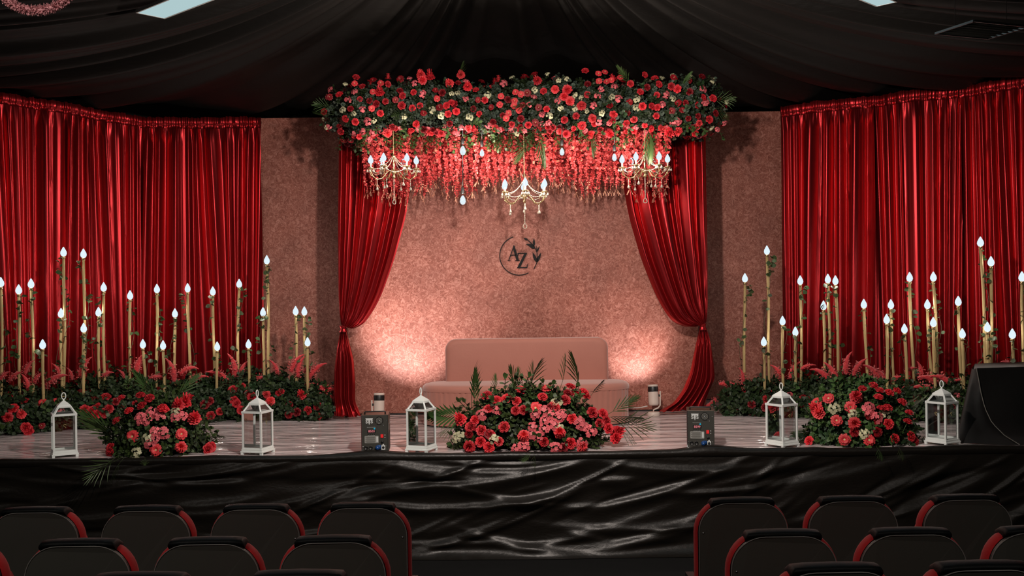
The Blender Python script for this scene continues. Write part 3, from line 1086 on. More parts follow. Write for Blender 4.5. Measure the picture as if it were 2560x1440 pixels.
# ================================================================ spark machines
def spark_machine(px, py, rz, label, digits, sidex):
    b = P(px, py, 8.285); b.z = .003
    t = thing('spark_machine', label, 'stage machine', tuple(b), rz)
    W, D_, H = .225, .26, .315
    mb = MB(); mb.box((0, D_ / 2, H / 2 + .012), (W, D_, H))
    o = ob('case', mb.mesh('case', MT['boxside'], False), t)
    bv = o.modifiers.new('b', 'BEVEL'); bv.width = .004; bv.segments = 2
    mb = MB()
    mb.box((0, -.004, H / 2 + .012), (W - .004, .008, H - .004))
    ob('rear_panel', mb.mesh('rear_panel', MT['box'], False), t)
    for sx in (-1, 1):
        mb = MB(); mb.box((sx * (W / 2 - .003), -.010, H / 2 + .012), (.006, .010, H))
        ob('edge_flange', mb.mesh('edge_flange', MT['steel'] if sx == sidex else MT['box'], False), t)
        for sy in (.02, D_ - .02):
            mb = MB(); mb.lathe([(.012, 0), (.012, .013)], 10)
            ob('rubber_foot', mb.mesh('rubber_foot', MT['blackp']), t, (sx * .09, sy, -.001))
    mb = MB(); mb.tube([(-.085, .05, H + .010), (-.085, .05, H + .030), (-.08, .05, H + .034), (.08, .05, H + .034), (.085, .05, H + .030), (.085, .05, H + .010)], .006, 8)
    ob('carry_handle', mb.mesh('carry_handle', MT['blackp']), t)
    yf = -.0085
    def at(u, v):       # u 0..1 across, v 0..1 down
        return (-W / 2 + u * W, yf, .012 + H * (1 - v))
    # fan grille: black arcs, hub
    fx = at(.66, .155)
    mb = MB()
    for k in range(4):
        a0 = PI / 4 + k * PI / 2 + .12
        rr = [(.036, 0), (.029, 0)]
        arc = [(r_ * math.cos(a), r_ * math.sin(a)) for r_ in (.036,) for a in np.linspace(a0, a0 + PI / 2 - .24, 8)] + [(.028 * math.cos(a), .028 * math.sin(a)) for a in np.linspace(a0 + PI / 2 - .24, a0, 8)]
        mb.prism(arc, -.001, .002)
    fan = ob('fan_grille', mb.mesh('fan_grille', MT['blackp'], False), t, fx, kind='stuff')
    for rr, mt in ((.023, 'plate'), (.013, 'plate')):
        mb = MB(); mb.tube([(rr * math.cos(a), -.001, rr * math.sin(a)) for a in np.linspace(0, 2 * PI, 28)], .0016, 5)
        ob('grille_ring', mb.mesh('grille_ring', MT[mt]), fan)
    mb = MB(); mb.lathe([(.007, 0), (.006, .003), (0, .004)], 12, mtx=Matrix.Rotation(PI / 2, 3, 'X'))
    ob('fan_hub', mb.mesh('fan_hub', MT['steel']), fan)
    # the STS emblem
    lx = at(.30, .165)
    for sx in (-1, 1):
        ob('emblem_letter', text_mesh('emblem_letter', 'S', .040, MT['print_'], .0006, 1., .0014), t, (lx[0] + sx * .021, lx[1] - .0012, lx[2] - .004))
    mb = MB(); mb.prism([(-.031, .026), (-.026, .012), (-.0075, .012), (-.0075, -.010), (0, -.030), (.0075, -.010), (.0075, .012), (.026, .012), (.031, .026)][::-1], -.0008, .0002)
    ob('emblem_t', mb.mesh('emblem_t', MT['print_'], False), t, (lx[0], lx[1] - .0016, lx[2]))
    # small print line, cyan led, red digits
    p = at(.37, .325)
    ob('small_print', text_mesh('small_print', 'MENU UP DOWN ENTER', .0062, MT['print_'], .0004), t, (p[0], p[1] - .001, p[2]))
    p = at(.49, .36)
    mb = MB(); mb.lathe([(.007, 0), (.006, .003), (0, .004)], 12, mtx=Matrix.Rotation(PI / 2, 3, 'X'))
    ob('cyan_lamp', mb.mesh('cyan_lamp', MT['led_cyan']), t, p)
    p = at(.38, .43)
    mb = MB(); mb.box((0, -.0005, 0), (.070, .002, .026))
    dw = ob('display_window', mb.mesh('display_window', MT['blackp'], False), t, p)
    ob('digits', text_mesh('digits', digits, .027, MT['led_red'], .0004), dw, (0, -.002, 0))
    for k in range(4):
        q = at(.26 + k * .075, .50)
        mb = MB(); mb.lathe([(.0045, 0), (.004, .003), (0, .0035)], 10, mtx=Matrix.Rotation(PI / 2, 3, 'X'))
        ob('button', mb.mesh('button', MT['blackp']), t, q)
    p = at(.37, .545)
    ob('small_print', text_mesh('small_print', 'DMX AND POWER', .007, MT['print_'], .0004), t, (p[0], p[1] - .001, p[2]))
    p = at(.38, .645)
    mb = MB(); mb.prism(rrect(-.058, .058, -.030, .030, .006, 3), -.001, .001)
    lp = ob('label_plate', mb.mesh('label_plate', MT['plate'], False), t, p)
    for k in range(6):
        mb = MB(); mb.box((-.012 + (.004 if k % 2 else 0), -.0014, .021 - k * .0085), (.078 - (.010 if k % 2 else 0), .0008, .0026))
        ob('plate_text_line', mb.mesh('plate_text_line', MT['blackp'] if k in (1,) else MT['box'], False), lp)
    mb = MB(); mb.box((.046, -.0014, 0), (.014, .0008, .046))
    ob('plate_symbols', mb.mesh('plate_symbols', MT['print_'], False), lp)
    p = at(.76, .56)
    mb = MB(); mb.prism(rrect(-.011, .011, -.014, .014, .002, 2), -.005, .002)
    ob('rocker_switch', mb.mesh('rocker_switch', MT['switch'], False), t, p)
    for u_, v_ in ((.87, .535), (.87, .60)):
        q = at(u_, v_); mb = MB(); mb.box((0, -.001, 0), (.007, .001, .006))
        ob('switch_mark', mb.mesh('switch_mark', MT['print_'], False), t, q)
    p = at(.77, .71)
    mb = MB(); mb.lathe([(.011, 0), (.011, .008), (.008, .010), (0, .010)], 14, mtx=Matrix.Rotation(PI / 2, 3, 'X'))
    ob('fuse_cap', mb.mesh('fuse_cap', MT['blackp']), t, p)
    for u_ in (.17, .345):
        p = at(u_, .865)
        mb = MB(); mb.lathe([(.017, 0), (.017, .004), (.013, .005), (.0125, .001), (0, .001)], 18, mtx=Matrix.Rotation(PI / 2, 3, 'X'))
        sk_ = ob('round_socket', mb.mesh('round_socket', MT['blackp']), t, p)
        for k in range(3):
            a = PI / 2 + k * 2 * PI / 3
            mb = MB(); mb.lathe([(.0016, 0), (.0016, .003), (0, .0032)], 6, mtx=Matrix.Rotation(PI / 2, 3, 'X'), at=(.006 * math.cos(a), -.001, .006 * math.sin(a)))
            ob('pin', mb.mesh('pin', MT['steel']), sk_)
    p = at(.60, .855)
    mb = MB(); mb.lathe([(.019, 0), (.020, .020), (.017, .045), (.010, .055), (0, .056)], 16, mtx=Matrix.Rotation(PI / 2, 3, 'X'))
    mb.box((.012, -.012, .004), (.030, .02, .034))
    ob('power_plug', mb.mesh('power_plug', MT['blue']), t, p)
    p = at(.805, .855)
    mb = MB(); mb.prism(rrect(-.016, .016, -.021, .017, .002, 2), -.004, .001)
    mb.prism(rrect(-.006, .006, .016, .026, .001, 1), -.004, .001)
    so = ob('link_socket', mb.mesh('link_socket', MT['print_'], False), t, p)
    mb = MB(); mb.lathe([(.011, 0), (.011, .002), (.008, .0022), (0, .0022)], 16, mtx=Matrix.Rotation(PI / 2, 3, 'X'), at=(0, -.0035, -.002))
    ob('socket_ring', mb.mesh('socket_ring', MT['blackp']), so)
    for u_, v_ in ((.06, .155), (.93, .15), (.06, .83), (.93, .83), (.82, .28)):
        q = at(u_, v_); mb = MB(); mb.lathe([(.0035, 0), (.003, .002), (0, .0025)], 8, mtx=Matrix.Rotation(PI / 2, 3, 'X'))
        ob('screw', mb.mesh('screw', MT['steel']), t, q)
    # vent cut and stickers on the side that shows
    for k in range(2):
        mb = MB(); mb.box((-sidex * (W / 2 + .001) * -1 * -1, .06 + k * .10, .10), (.002, .06, .15))
        me = mb.mesh('side_vent', MT['blackp'], False)
        ob('side_vent', me, t)
    mb = MB(); mb.box((-sidex * (W / 2 + .001), .08, .22), (.002, .035, .05)); me = mb.mesh('side_sticker', MT['plate'], False)
    ob('side_sticker', me, t)
    mb = MB(); mb.box((-sidex * (W / 2 + .001), .18, .25), (.002, .03, .035)); me = mb.mesh('side_sticker', MT['plate'], False)
    ob('side_sticker', me, t)
    return t


spark_machine(938, 1137, .07, 'grey spark machine with red digits 8503 at the stage edge, below the cream uplight', '8503', -1)
spark_machine(1752, 1128, -.17, 'grey spark machine with red digits 8599 at the stage edge, speaker side', '8599', -1)


# ================================================================ white lanterns
def make_lantern(px, py, rz, label, first=None):
    b = on_deck(px, py)
    b.y = max(b.y, 8.42); b.x = P(px, py, b.y).x; b.z = .002
    if first is not None:
        t = copy_tree(first); t.location = b; t.rotation_euler = (0, 0, rz); t['label'] = label
        return t
    t = thing('lantern', label, 'lantern', tuple(b), rz, 'white lanterns along the stage edge')
    s, w = .086, .012                    # half side, bar width
    h0, h1, h2, h3 = .030, .355, .418, .472
    W = MT['white']
    mb = MB(); mb.box((0, 0, h0 + .006), (2 * s + .022, 2 * s + .022, .022)); mb.box((0, 0, h0 - .006), (2 * s + .036, 2 * s + .036, .010))
    ob('base_plate', mb.mesh('base_plate', W, False), t)
    for sx in (-1, 1):
        for sy in (-1, 1):
            mb = MB(); mb.box((sx * (s + .005), sy * (s + .005), .010), (.022, .022, .022))
            ob('foot', mb.mesh('foot', W, False), t)
            mb = MB(); mb.box((sx * s, sy * s, (h0 + h1) / 2 + .008), (w * 1.25, w * 1.25, h1 - h0 - .016))
            ob('corner_post', mb.mesh('corner_post', W, False), t)
            mb = MB(); mb.bar((sx * s, sy * s, h1), (sx * s * .56, sy * s * .56, h2), w * 1.1)
            ob('roof_rafter', mb.mesh('roof_rafter', W, False), t)
    for k in range(4):
        q = Quaternion((0, 0, 1), k * PI / 2)
        mb = MB(); mb.box((0, -s, .052), (2 * s - .012, .010, .014)); 
        ob('lower_rail', mb.mesh('lower_rail', W, False), t, q=q)
        mb = MB(); mb.box((0, -s - .002, h1), (2 * s + (.020 if k % 2 else -.0121), .016, .018))
        ob('eave_rail', mb.mesh('eave_rail', W, False), t, q=q)
        mb = MB(); mb.box((0, -s * .56, h2), (2 * s * .56 + (.014 if k % 2 else -.0141), .014, .014))
        ob('upper_rail', mb.mesh('upper_rail', W, False), t, q=q)
        mb = MB(); mb.add([(-s, -s, .05), (s, -s, .05), (s, -s, h1), (-s, -s, h1)], [(0, 1, 2, 3)])
        pane = ob('glass_pane', mb.mesh('glass_pane', MT['glass'], False), t, q=q)
        mb = MB(); mb.add([(-s, -s, h1), (s, -s, h1), (s * .56, -s * .56, h2), (-s * .56, -s * .56, h2)], [(0, 1, 2, 3)])
        ob('roof_pane', mb.mesh('roof_pane', MT['glass'], False), t, q=q)
        if k in (0, 1):
            mb = MB()
            cv = [(.012 * math.cos(a) + (.012 if a > PI else 0), -s - .001, .26 + .016 * math.sin(a)) for a in np.linspace(.5, 4.4, 14)]
            mb.tube(cv, .0022, 4)
            ob('gold_print', mb.mesh('gold_print', MT['goldink']), pane)
    mb = MB(); n = 4
    g = []
    for r_, z in ((.62, h2 + .006), (.60, h2 + .012), (.42, h2 + .026), (.22, h2 + .040), (.08, h3 - .004), (.05, h3 + .008)):
        row = [(r_ * s * sx, r_ * s * sy, z) for sx, sy in ((-1, -1), (1, -1), (1, 1), (-1, 1))]
        row.append(row[0]); g.append(row)
    mb.grid(g); mb.f.append((0, 3, 2, 1)); mb.mi.append(0); mb.f.append((25, 26, 27, 28)); mb.mi.append(0)
    ob('roof_cap', mb.mesh('roof_cap', W, False), t)
    mb = MB(); mb.tube([(.022 * math.cos(a) * .75, 0, h3 + .034 + .028 * math.sin(a)) for a in np.linspace(-PI / 2, 1.5 * PI, 24)], .0045, 7, caps=False)
    ob('hanging_ring', mb.mesh('hanging_ring', W), t)
    return t


lan = make_lantern(161, 1141, math.radians(29), 'white glass lantern at the stage edge, outermost on the pink tinsel garland side')
make_lantern(645, 1138, math.radians(72), 'white glass lantern between the bud arrangement and the grey spark machine', lan)
make_lantern(1054, 1129, math.radians(68), 'white glass lantern beside the big central rose arrangement', lan)
make_lantern(1955, 1117, math.radians(-56), 'white glass lantern between the spark machine and the daisy arrangement', lan)
make_lantern(2356, 1112, math.radians(-56), 'white glass lantern between the daisy arrangement and the black speaker', lan)


# ================================================================ black covered speaker
b = on_deck(2393, 1107)
spk = thing('floor_speaker', 'large black cloth covered wedge speaker at the end of the stage edge', 'speaker', (b.x, b.y, .002))
NT = 16
sp_ = [((2441, 921), 8.86), ((2446, 945), 8.82), ((2452, 980), 8.76), ((2462, 1020), 8.68), ((2480, 1058), 8.58), ((2512, 1090), 8.46), ((2550, 1113), None)]
lf_ = [((2434, 924), 8.96), ((2428, 950), 8.90), ((2417, 1000), 8.78), ((2406, 1050), 8.64), ((2398, 1085), 8.53), ((2393, 1107), None)]
def curve3(l):
    p = np.array([(P(*q, y) if y else on_deck(*q))[:] for q, y in l]) - np.array(b)
    d = np.r_[0, np.cumsum(np.linalg.norm(np.diff(p, axis=0), axis=1))]
    t = np.linspace(0, d[-1], NT)
    return np.stack([np.interp(t, d, p[:, k]) for k in range(3)], 1)
S_, L_ = curve3(sp_), curve3(lf_)
W_ = np.array([1.15, .20, 0.])
g = []
for i in range(NT):
    t_ = i / (NT - 1)
    row = []
    for k in np.linspace(0, 1, 9):
        p = S_[i] + W_ * k
        p[1] += .02 * math.sin(k * 9 + i * .4) * math.sin(PI * t_)
        row.append(tuple(p))
    g.append(row)
mb = MB(); mb.grid([r[::-1] for r in g])
ob('front_cover', mb.mesh('front_cover', MT['cloth']), spk)
g = []
for i in range(NT):
    t_ = i / (NT - 1)
    row = []
    for k in np.linspace(0, 1, 7):
        p = L_[i] * (1 - k) + S_[i] * k
        p[1] -= .035 * math.sin(PI * k) * t_ + .012 * math.sin(k * 11) * t_
        row.append(tuple(p))
    g.append([tuple(L_[i] + np.array([.30, .62, 0])), tuple(L_[i] + np.array([.03, .10, 0]))] + row)
mb = MB(); mb.grid([r[::-1] for r in g])
ob('side_cover', mb.mesh('side_cover', MT['cloth']), spk)
mb = MB()
q_ = [L_[0] + np.array([.30, .62, 0]), L_[0], S_[0], S_[0] + W_, S_[0] + W_ + np.array([0, .6, 0])]
mb.add([tuple(v) for v in q_], [(0, 1, 2, 3, 4)])
ob('top_cover', mb.mesh('top_cover', MT['cloth'], False), spk)
mb = MB(); mb.tube([Vector(p) + Vector((-.003, -.006, .002)) for p in S_], .0045, 6)
ob('piped_seam', mb.mesh('piped_seam', MT['chairb']), spk)


# ================================================================ auditorium chairs
def make_chair():
    t = thing('auditorium_chair', 'x', 'chair')
    wb, H = .255, .945
    o = rrect(-wb, wb, .34, H, .165, 9, .05)
    def bul(x, z):
        return -.018 * (1 - (x / wb) ** 2) - .03 * (1 - z) * 0
    mb = MB(); mb.prism(o, -.008, .012, bulge=bul)
    bp = ob('back_shell', mb.mesh('back_shell', MT['chairb'], False), t)
    mb = MB()
    rim = [(x, -.010 + bul(x, z), z) for x, z in o]
    mb.tube(rim + [rim[0]], .0028, 5, caps=False)
    ob('shell_rim', mb.mesh('shell_rim', MT['trim']), bp)
    for sx in (-1, 1):
        mb = MB(); mb.lathe([(.0065, 0), (.006, .003), (0, .004)], 10, mtx=Matrix.Rotation(PI / 2, 3, 'X'), at=(sx * (wb - .024), -.0105, .775))
        ob('screw', mb.mesh('screw', MT['steel']), bp)
    g = []
    for y, e in ((.012, .004), (.022, .014), (.055, .020), (.085, .010), (.10, -.03), (.105, -.10)):
        oo = rrect(-wb - e, wb + e, .36 - e, H + e * .75, .17 + e, 9, .06)
        row = [(x, y, z) for x, z in oo]; row.append(row[0]); g.append(row)
    mb = MB(); mb.grid(g); n = len(g[0])
    mb.f.append(tuple(reversed([(len(g) - 1) * n + k for k in range(n - 1)])) ); mb.mi.append(0)
    ob('back_cushion', mb.mesh('back_cushion', MT['redfab']), t)
    # headrest roll hooked over the top edge
    g = []
    prof = [(-.022, H + .002), (-.030, H + .008), (-.028, H + .018), (-.012, H + .025), (.02, H + .028), (.06, H + .022), (.115, H - .01), (.120, H - .10), (.11, H - .13)]
    for x in (-.184, -.181, -.172, -.12, 0, .12, .172, .181, .184):
        k = .72 if abs(x) > .183 else .88 if abs(x) > .18 else 1
        row = []
        for y, z in prof:
            row.append((x, .04 + (y - .04) * k, H - .05 + (z - H + .05) * (k - .10 * (abs(x) / .178) ** 3)))
        g.append(row)
    mb = MB(); mb.grid(g)
    n = len(prof); mb.f.append(tuple(reversed(range(n)))); mb.mi.append(0); mb.f.append(tuple((len(g) - 1) * n + k for k in range(n))); mb.mi.append(0)
    ob('headrest_pad', mb.mesh('headrest_pad', MT['pad']), t)
    mb = MB(); mb.prism(rrect(-.225, .225, .36, .80, .09, 5), .112, .21)
    ob('seat_cushion', mb.mesh('seat_cushion', MT['redfab']), t)
    for sx in (-1, 1):
        mb = MB(); mb.box((sx * .262, .20, .23), (.035, .10, .44)); mb.box((sx * .262, .20, .01), (.06, .34, .02))
        ob('side_leg', mb.mesh('side_leg', MT['blackp'], False), t)
        mb = MB(); mb.box((sx * .262, .17, .46), (.048, .20, .03))
        ob('armrest', mb.mesh('armrest', MT['blackp'], False), t)
    return t


def floor_z(y):
    return float(np.interp(y, [-3, 0, 3.4, 4.4, 5.2, 6.3, 9], [-.47, -.47, -.695, -.755, -.805, -.84, -.84]))


ch0 = make_chair()
rows = [(5.735, [(85, 'front row chair outermost on the pink tinsel garland side, pale grey sheen on its black back'), (365, 'front row chair second from the row end on the pink tinsel garland side, black back'),
                 (638, 'front row chair second from the aisle on the pink tinsel garland side, black back'), (906, 'front row chair beside the aisle on the pink tinsel garland side, dark back seen whole'),
                 (1856, 'front row chair beside the aisle on the black speaker side, tall red edge'), (2131, 'front row chair second from the aisle on the black speaker side, black back'),
                 (2417, 'front row chair third from the aisle, directly below the black speaker')], 1264),
        (4.83, [(-133, 'second row chair cut by the photo edge, only its red side showing'), (194, 'second row chair third from the aisle on the pink tinsel garland side, black back'),
                (516, 'second row chair second from the aisle on the pink tinsel garland side, black back'), (831, 'second row chair beside the aisle on the pink tinsel garland side, black back'),
                (1958, 'second row chair beside the aisle on the black speaker side, black back'), (2281, 'second row chair second from the aisle on the black speaker side, black back'),
                (2605, 'second row chair third from the aisle on the black speaker side, cut by the photo edge')], 1332),
        (3.99, [(345, 'third row chair on the pink tinsel garland side, only its headrest pad above the photo bottom, farther from the aisle'), (745, 'third row chair nearer the aisle on the pink tinsel garland side, only its headrest showing'),
                (2091, 'third row chair nearer the aisle on the black speaker side, headrest and red shoulders showing'), (2462, 'third row chair farther from the aisle on the black speaker side, headrest and red shoulders showing')], 1424)]
first = True
for y, cs, py in rows:
    for px, lb in cs:
        c = ch0 if first else copy_tree(ch0)
        first = False
        q = P(px, py - (px - 400) * .0135, y)
        c.location = (q.x, y, floor_z(y + .2) + (.016 if y < 4.5 else 0))
        c['label'] = lb.replace(', directly', ' directly') if len(lb.split()) <= 16 else ' '.join(lb.split()[:16])
        c['group'] = 'rows of black and red auditorium chairs'
        c.rotation_euler = (0, 0, random.uniform(-.02, .02))


# ================================================================ flower and leaf prototypes (each one connected mesh)
def petal(mb, root, az, prof, wid, cup=.25, nseg=None, mi=0):
    """prof: (radius, height) along the petal from its root; wid: half width at each station; root: shared vertex"""
    ca, sa = math.cos(az), math.sin(az)
    ids = []
    for (r_, h_), w in zip(prof, wid):
        o = len(mb.v)
        for t in (-1, 0, 1):
            rr = r_ - (abs(t) * 0)
            hh = h_ + cup * w * abs(t)
            mb.v.append((ca * rr - sa * w * t, sa * rr + ca * w * t, hh))
        ids.append((o, o + 1, o + 2))
    a = ids[0]
    mb.f += [(root, a[1], a[0]), (root, a[2], a[1])]; mb.mi += [mi, mi]
    for p_, q_ in zip(ids[:-1], ids[1:]):
        for k in (0, 1):
            mb.f.append((p_[k], p_[k + 1], q_[k + 1], q_[k])); mb.mi.append(mi)


def rose_mesh(name, R, mats, openness=1., seed=0):
    r = random.Random(seed)
    mb = MB(); mb.v.append((0, 0, -R * .35))
    for n, rr, hh, w, fl in ((3, .16, .62, .26, -.06), (4, .34, .60, .34, .0), (5, .55, .50, .42, .10), (6, .78, .34, .46, .24), (6, .98, .12, .48, .22)):
        ph = r.random() * 6
        rr *= .55 + .45 * openness if rr > .3 else 1
        for k in range(n):
            az = ph + 2 * PI * k / n + r.uniform(-.12, .12)
            h1 = hh * r.uniform(.9, 1.1)
            prof = [(R * rr * .55, R * (h1 * .2 - .2)), (R * rr * .92, R * h1 * .62), (R * (rr + fl * .5), R * h1), (R * (rr + fl), R * (h1 - .06 - fl * .2))]
            petal(mb, 0, az, prof, [R * w * .6, R * w, R * w * .85, R * w * .3], .12 if rr < .5 else .05)
    return mb.mesh(name, mats)


def daisy_mesh(name, R, mats, n=15, layers=2, seed=0, point=.35, lift=.12, inner=.18):
    r = random.Random(seed)
    mb = MB(); mb.v.append((0, 0, -R * .05))
    for l in range(layers):
        s = 1 - l * (.62 / max(layers, 2))
        for k in range(n - l * (1 if layers < 3 else 2)):
            az = 2 * PI * (k + .5 * l) / (n - l * (1 if layers < 3 else 2)) + r.uniform(-.08, .08)
            L_ = R * s * r.uniform(.92, 1.06)
            up = R * (lift * (l + .4) + l * .11)
            w = R * s * 3.0 / n
            petal(mb, 0, az, [(L_ * inner, up * .4), (L_ * .6, up * .9 + R * .05), (L_ * .9, up * (1 + .25 * l) + R * .03), (L_, up * (1 + .25 * l) - R * .03)], [w * .5, w, w * .85, w * point], .15)
    return mb.mesh(name, mats)


def blossom_mesh(name, R, mats, nfl=7, seed=0):
    """a head of small five-petalled blossoms on branching stems"""
    r = random.Random(seed)
    mb = MB(); mb.v.append((0, 0, -R * .9))
    for i in range(nfl):
        a = 2 * PI * i / nfl * 1.0 + r.uniform(-.3, .3)
        rad = R * (0 if i == 0 else r.uniform(.5, .85))
        c = Vector((rad * math.cos(a), rad * math.sin(a), R * (.45 - .4 * (rad / R) ** 2) + r.uniform(-.1, .1) * R))
        o = len(mb.v); mb.v.append(tuple(c)); mb.v.append(tuple(c + Vector((R * .03, 0, -R * .1)))); mb.v.append(tuple(c + Vector((0, R * .03, -R * .1))))
        mb.f += [(0, o + 1, o), (0, o, o + 2)]; mb.mi += [0, 0]
        q = to_dir(Vector((c.x, c.y, R * .9)))
        pr = R * r.uniform(.34, .44)
        for k in range(5):
            az = 2 * PI * k / 5 + r.random() * .3
            b = len(mb.v)
            for rr, w, hh in ((.55, -.42, .25), (.55, .42, .25), (1.0, -.30, .22), (1.0, .30, .22)):
                p = q @ Vector((pr * (rr * math.cos(az) - w * math.sin(az)), pr * (rr * math.sin(az) + w * math.cos(az)), pr * hh))
                mb.v.append(tuple(c + p))
            mb.f += [(o, b + 1, b), (b, b + 1, b + 3, b + 2)]; mb.mi += [0, 0]
    return mb.mesh(name, mats)


def centre_mesh(name, R, mats):
    mb = MB(); mb.lathe([(R * .30, .0), (R * .31, R * .06), (R * .24, R * .13), (R * .12, R * .15), (0, R * .14)], 10)
    return mb.mesh(name, mats)


def leaf_on(mb, root, d, L_, w, fold=.2, side=None, mi=0, nose=.55):
    """a leaf growing from vertex ROOT along D"""
    p0 = Vector(mb.v[root]); d = Vector(d).normalized()
    s = (side or Vector((0, 0, 1))).cross(d)
    if s.length < 1e-3:
        s = Vector((1, 0, 0))
    s.normalize(); n = d.cross(s)
    o = len(mb.v)
    for t, ww in ((.30, .75), (.62, 1.0), (.86, .6)):
        c = p0 + d * L_ * t - n * fold * L_ * t * t * .5
        mb.v += [tuple(c - s * w * ww + n * w * .25), tuple(c + s * w * ww + n * w * .25)]
    mb.v.append(tuple(p0 + d * L_ - n * fold * L_ * .5))
    mb.f += [(root, o + 1, o), (o, o + 1, o + 3, o + 2), (o + 2, o + 3, o + 5, o + 4), (o + 4, o + 5, o + 6)]
    mb.mi += [mi] * 4


def sprig_mesh(name, H, mats, n=8, lw=.3, ll=.34, seed=0, bend=.25, spread=1.):
    r = random.Random(seed)
    mb = MB()
    pts = [Vector((bend * H * t * t, 0, H * t)) for t in np.linspace(0, 1, n // 2 + 1)]
    o = mb.tube(pts, [H * .014] * len(pts), 3, caps=False)
    for i in range(n):
        k = min(1 + i // 2, len(pts) - 1)
        a = i * 2.4 + r.uniform(-.4, .4)
        d = Vector((math.cos(a) * spread, math.sin(a) * spread, r.uniform(.25, .7)))
        leaf_on(mb, o + k * 3 + i % 3, d, H * ll * r.uniform(.8, 1.15), H * ll * lw * r.uniform(.85, 1.1), .25, Vector((0, 0, 1)))
    leaf_on(mb, o + (len(pts) - 1) * 3, Vector((bend, 0, 1)), H * ll, H * ll * lw, .2, Vector((0, 1, 0)))
    return mb.mesh(name, mats)


def frond_mesh(name, L_, mats, n=15, bend=.3, ll=.5, w=.012, fan=1., seed=0):
    r = random.Random(seed)
    mb = MB()
    st_ = [Vector((0, -bend * L_ * t * t, L_ * t * (1 - .15 * bend * t))) for t in np.linspace(0, 1, n + 1)]
    o = mb.tube(st_, [L_ * .010 * (1.2 - t) for t in np.linspace(0, 1, n + 1)], 3, caps=False)
    for i in range(2, n + 1):
        t = i / n
        for s in (-1, 1):
            root = o + i * 3 + (0 if s < 0 else 1)
            p0 = Vector(mb.v[root])
            d = Vector((s * fan * (1.05 - .75 * t), -.18 - bend * t, .42 + .62 * t)).normalized()
            LL = L_ * ll * (1 - .55 * abs(t - .45) * 1.5) * r.uniform(.9, 1.1)
            sd = d.cross(Vector((0, 1, 0))).normalized()
            b = len(mb.v)
            for q_, ww in ((.3, 1.), (.7, .8)):
                c = p0 + d * LL * q_ + Vector((0, -.10 * LL * q_ * q_, -.16 * LL * q_ * q_))
                mb.v += [tuple(c - sd * w * ww), tuple(c + sd * w * ww)]
            mb.v.append(tuple(p0 + d * LL + Vector((0, -.10 * LL, -.18 * LL))))
            mb.f += [(root, b + 1, b), (b, b + 1, b + 3, b + 2), (b + 2, b + 3, b + 4)]; mb.mi += [0] * 3
    return mb.mesh(name, mats)


def spike_mesh(name, L_, mats, seed=0):
    """amaranth spike: a curved tapering tail, berry studded towards the root"""
    r = random.Random(seed)
    mb = MB(); n, k = 13, 8
    b = .55 + .25 * r.random()
    pts = [Vector((L_ * b * .62 * t ** 2.2, 0, L_ * (t - .25 * b * t ** 3))) for t in np.linspace(0, 1, n)]
    rad = [L_ * .115 * (.55 + .5 * min(1, t * 3)) * (1 - t ** 1.6) + L_ * .006 for t in np.linspace(0, 1, n)]
    o = mb.tube(pts, rad, k)
    for i in range(n):
        for j in range(k):
            v = Vector(mb.v[o + i * k + j]); c = pts[i]
            mb.v[o + i * k + j] = tuple(c + (v - c) * (1 + (.22 if (i + j) % 2 else -.12)))
    # berries growing out of the lower half
    for q in range(34):
        i = r.randint(0, n // 2 + 1); root = o + i * k + r.randint(0, k - 1)
        p = Vector(mb.v[root]); d = (p - pts[i]); d = (d.normalized() + Vector((r.uniform(-.4, .4), r.uniform(-.4, .4), r.uniform(-.5, .2)))).normalized()
        c = p + d * L_ * r.uniform(.03, .10); s = L_ * .030
        b_ = len(mb.v)
        e1 = d.orthogonal().normalized(); e2 = d.cross(e1)
        mb.v += [tuple(c + e1 * s), tuple(c + e2 * s), tuple(c - e1 * s), tuple(c - e2 * s), tuple(c + d * s)]
        mb.f += [(root, b_ + (m + 1) % 4, b_ + m) for m in range(4)] + [(b_ + m, b_ + (m + 1) % 4, b_ + 4) for m in range(4)]
        mb.mi += [1] * 8
    return mb.mesh(name, mats)


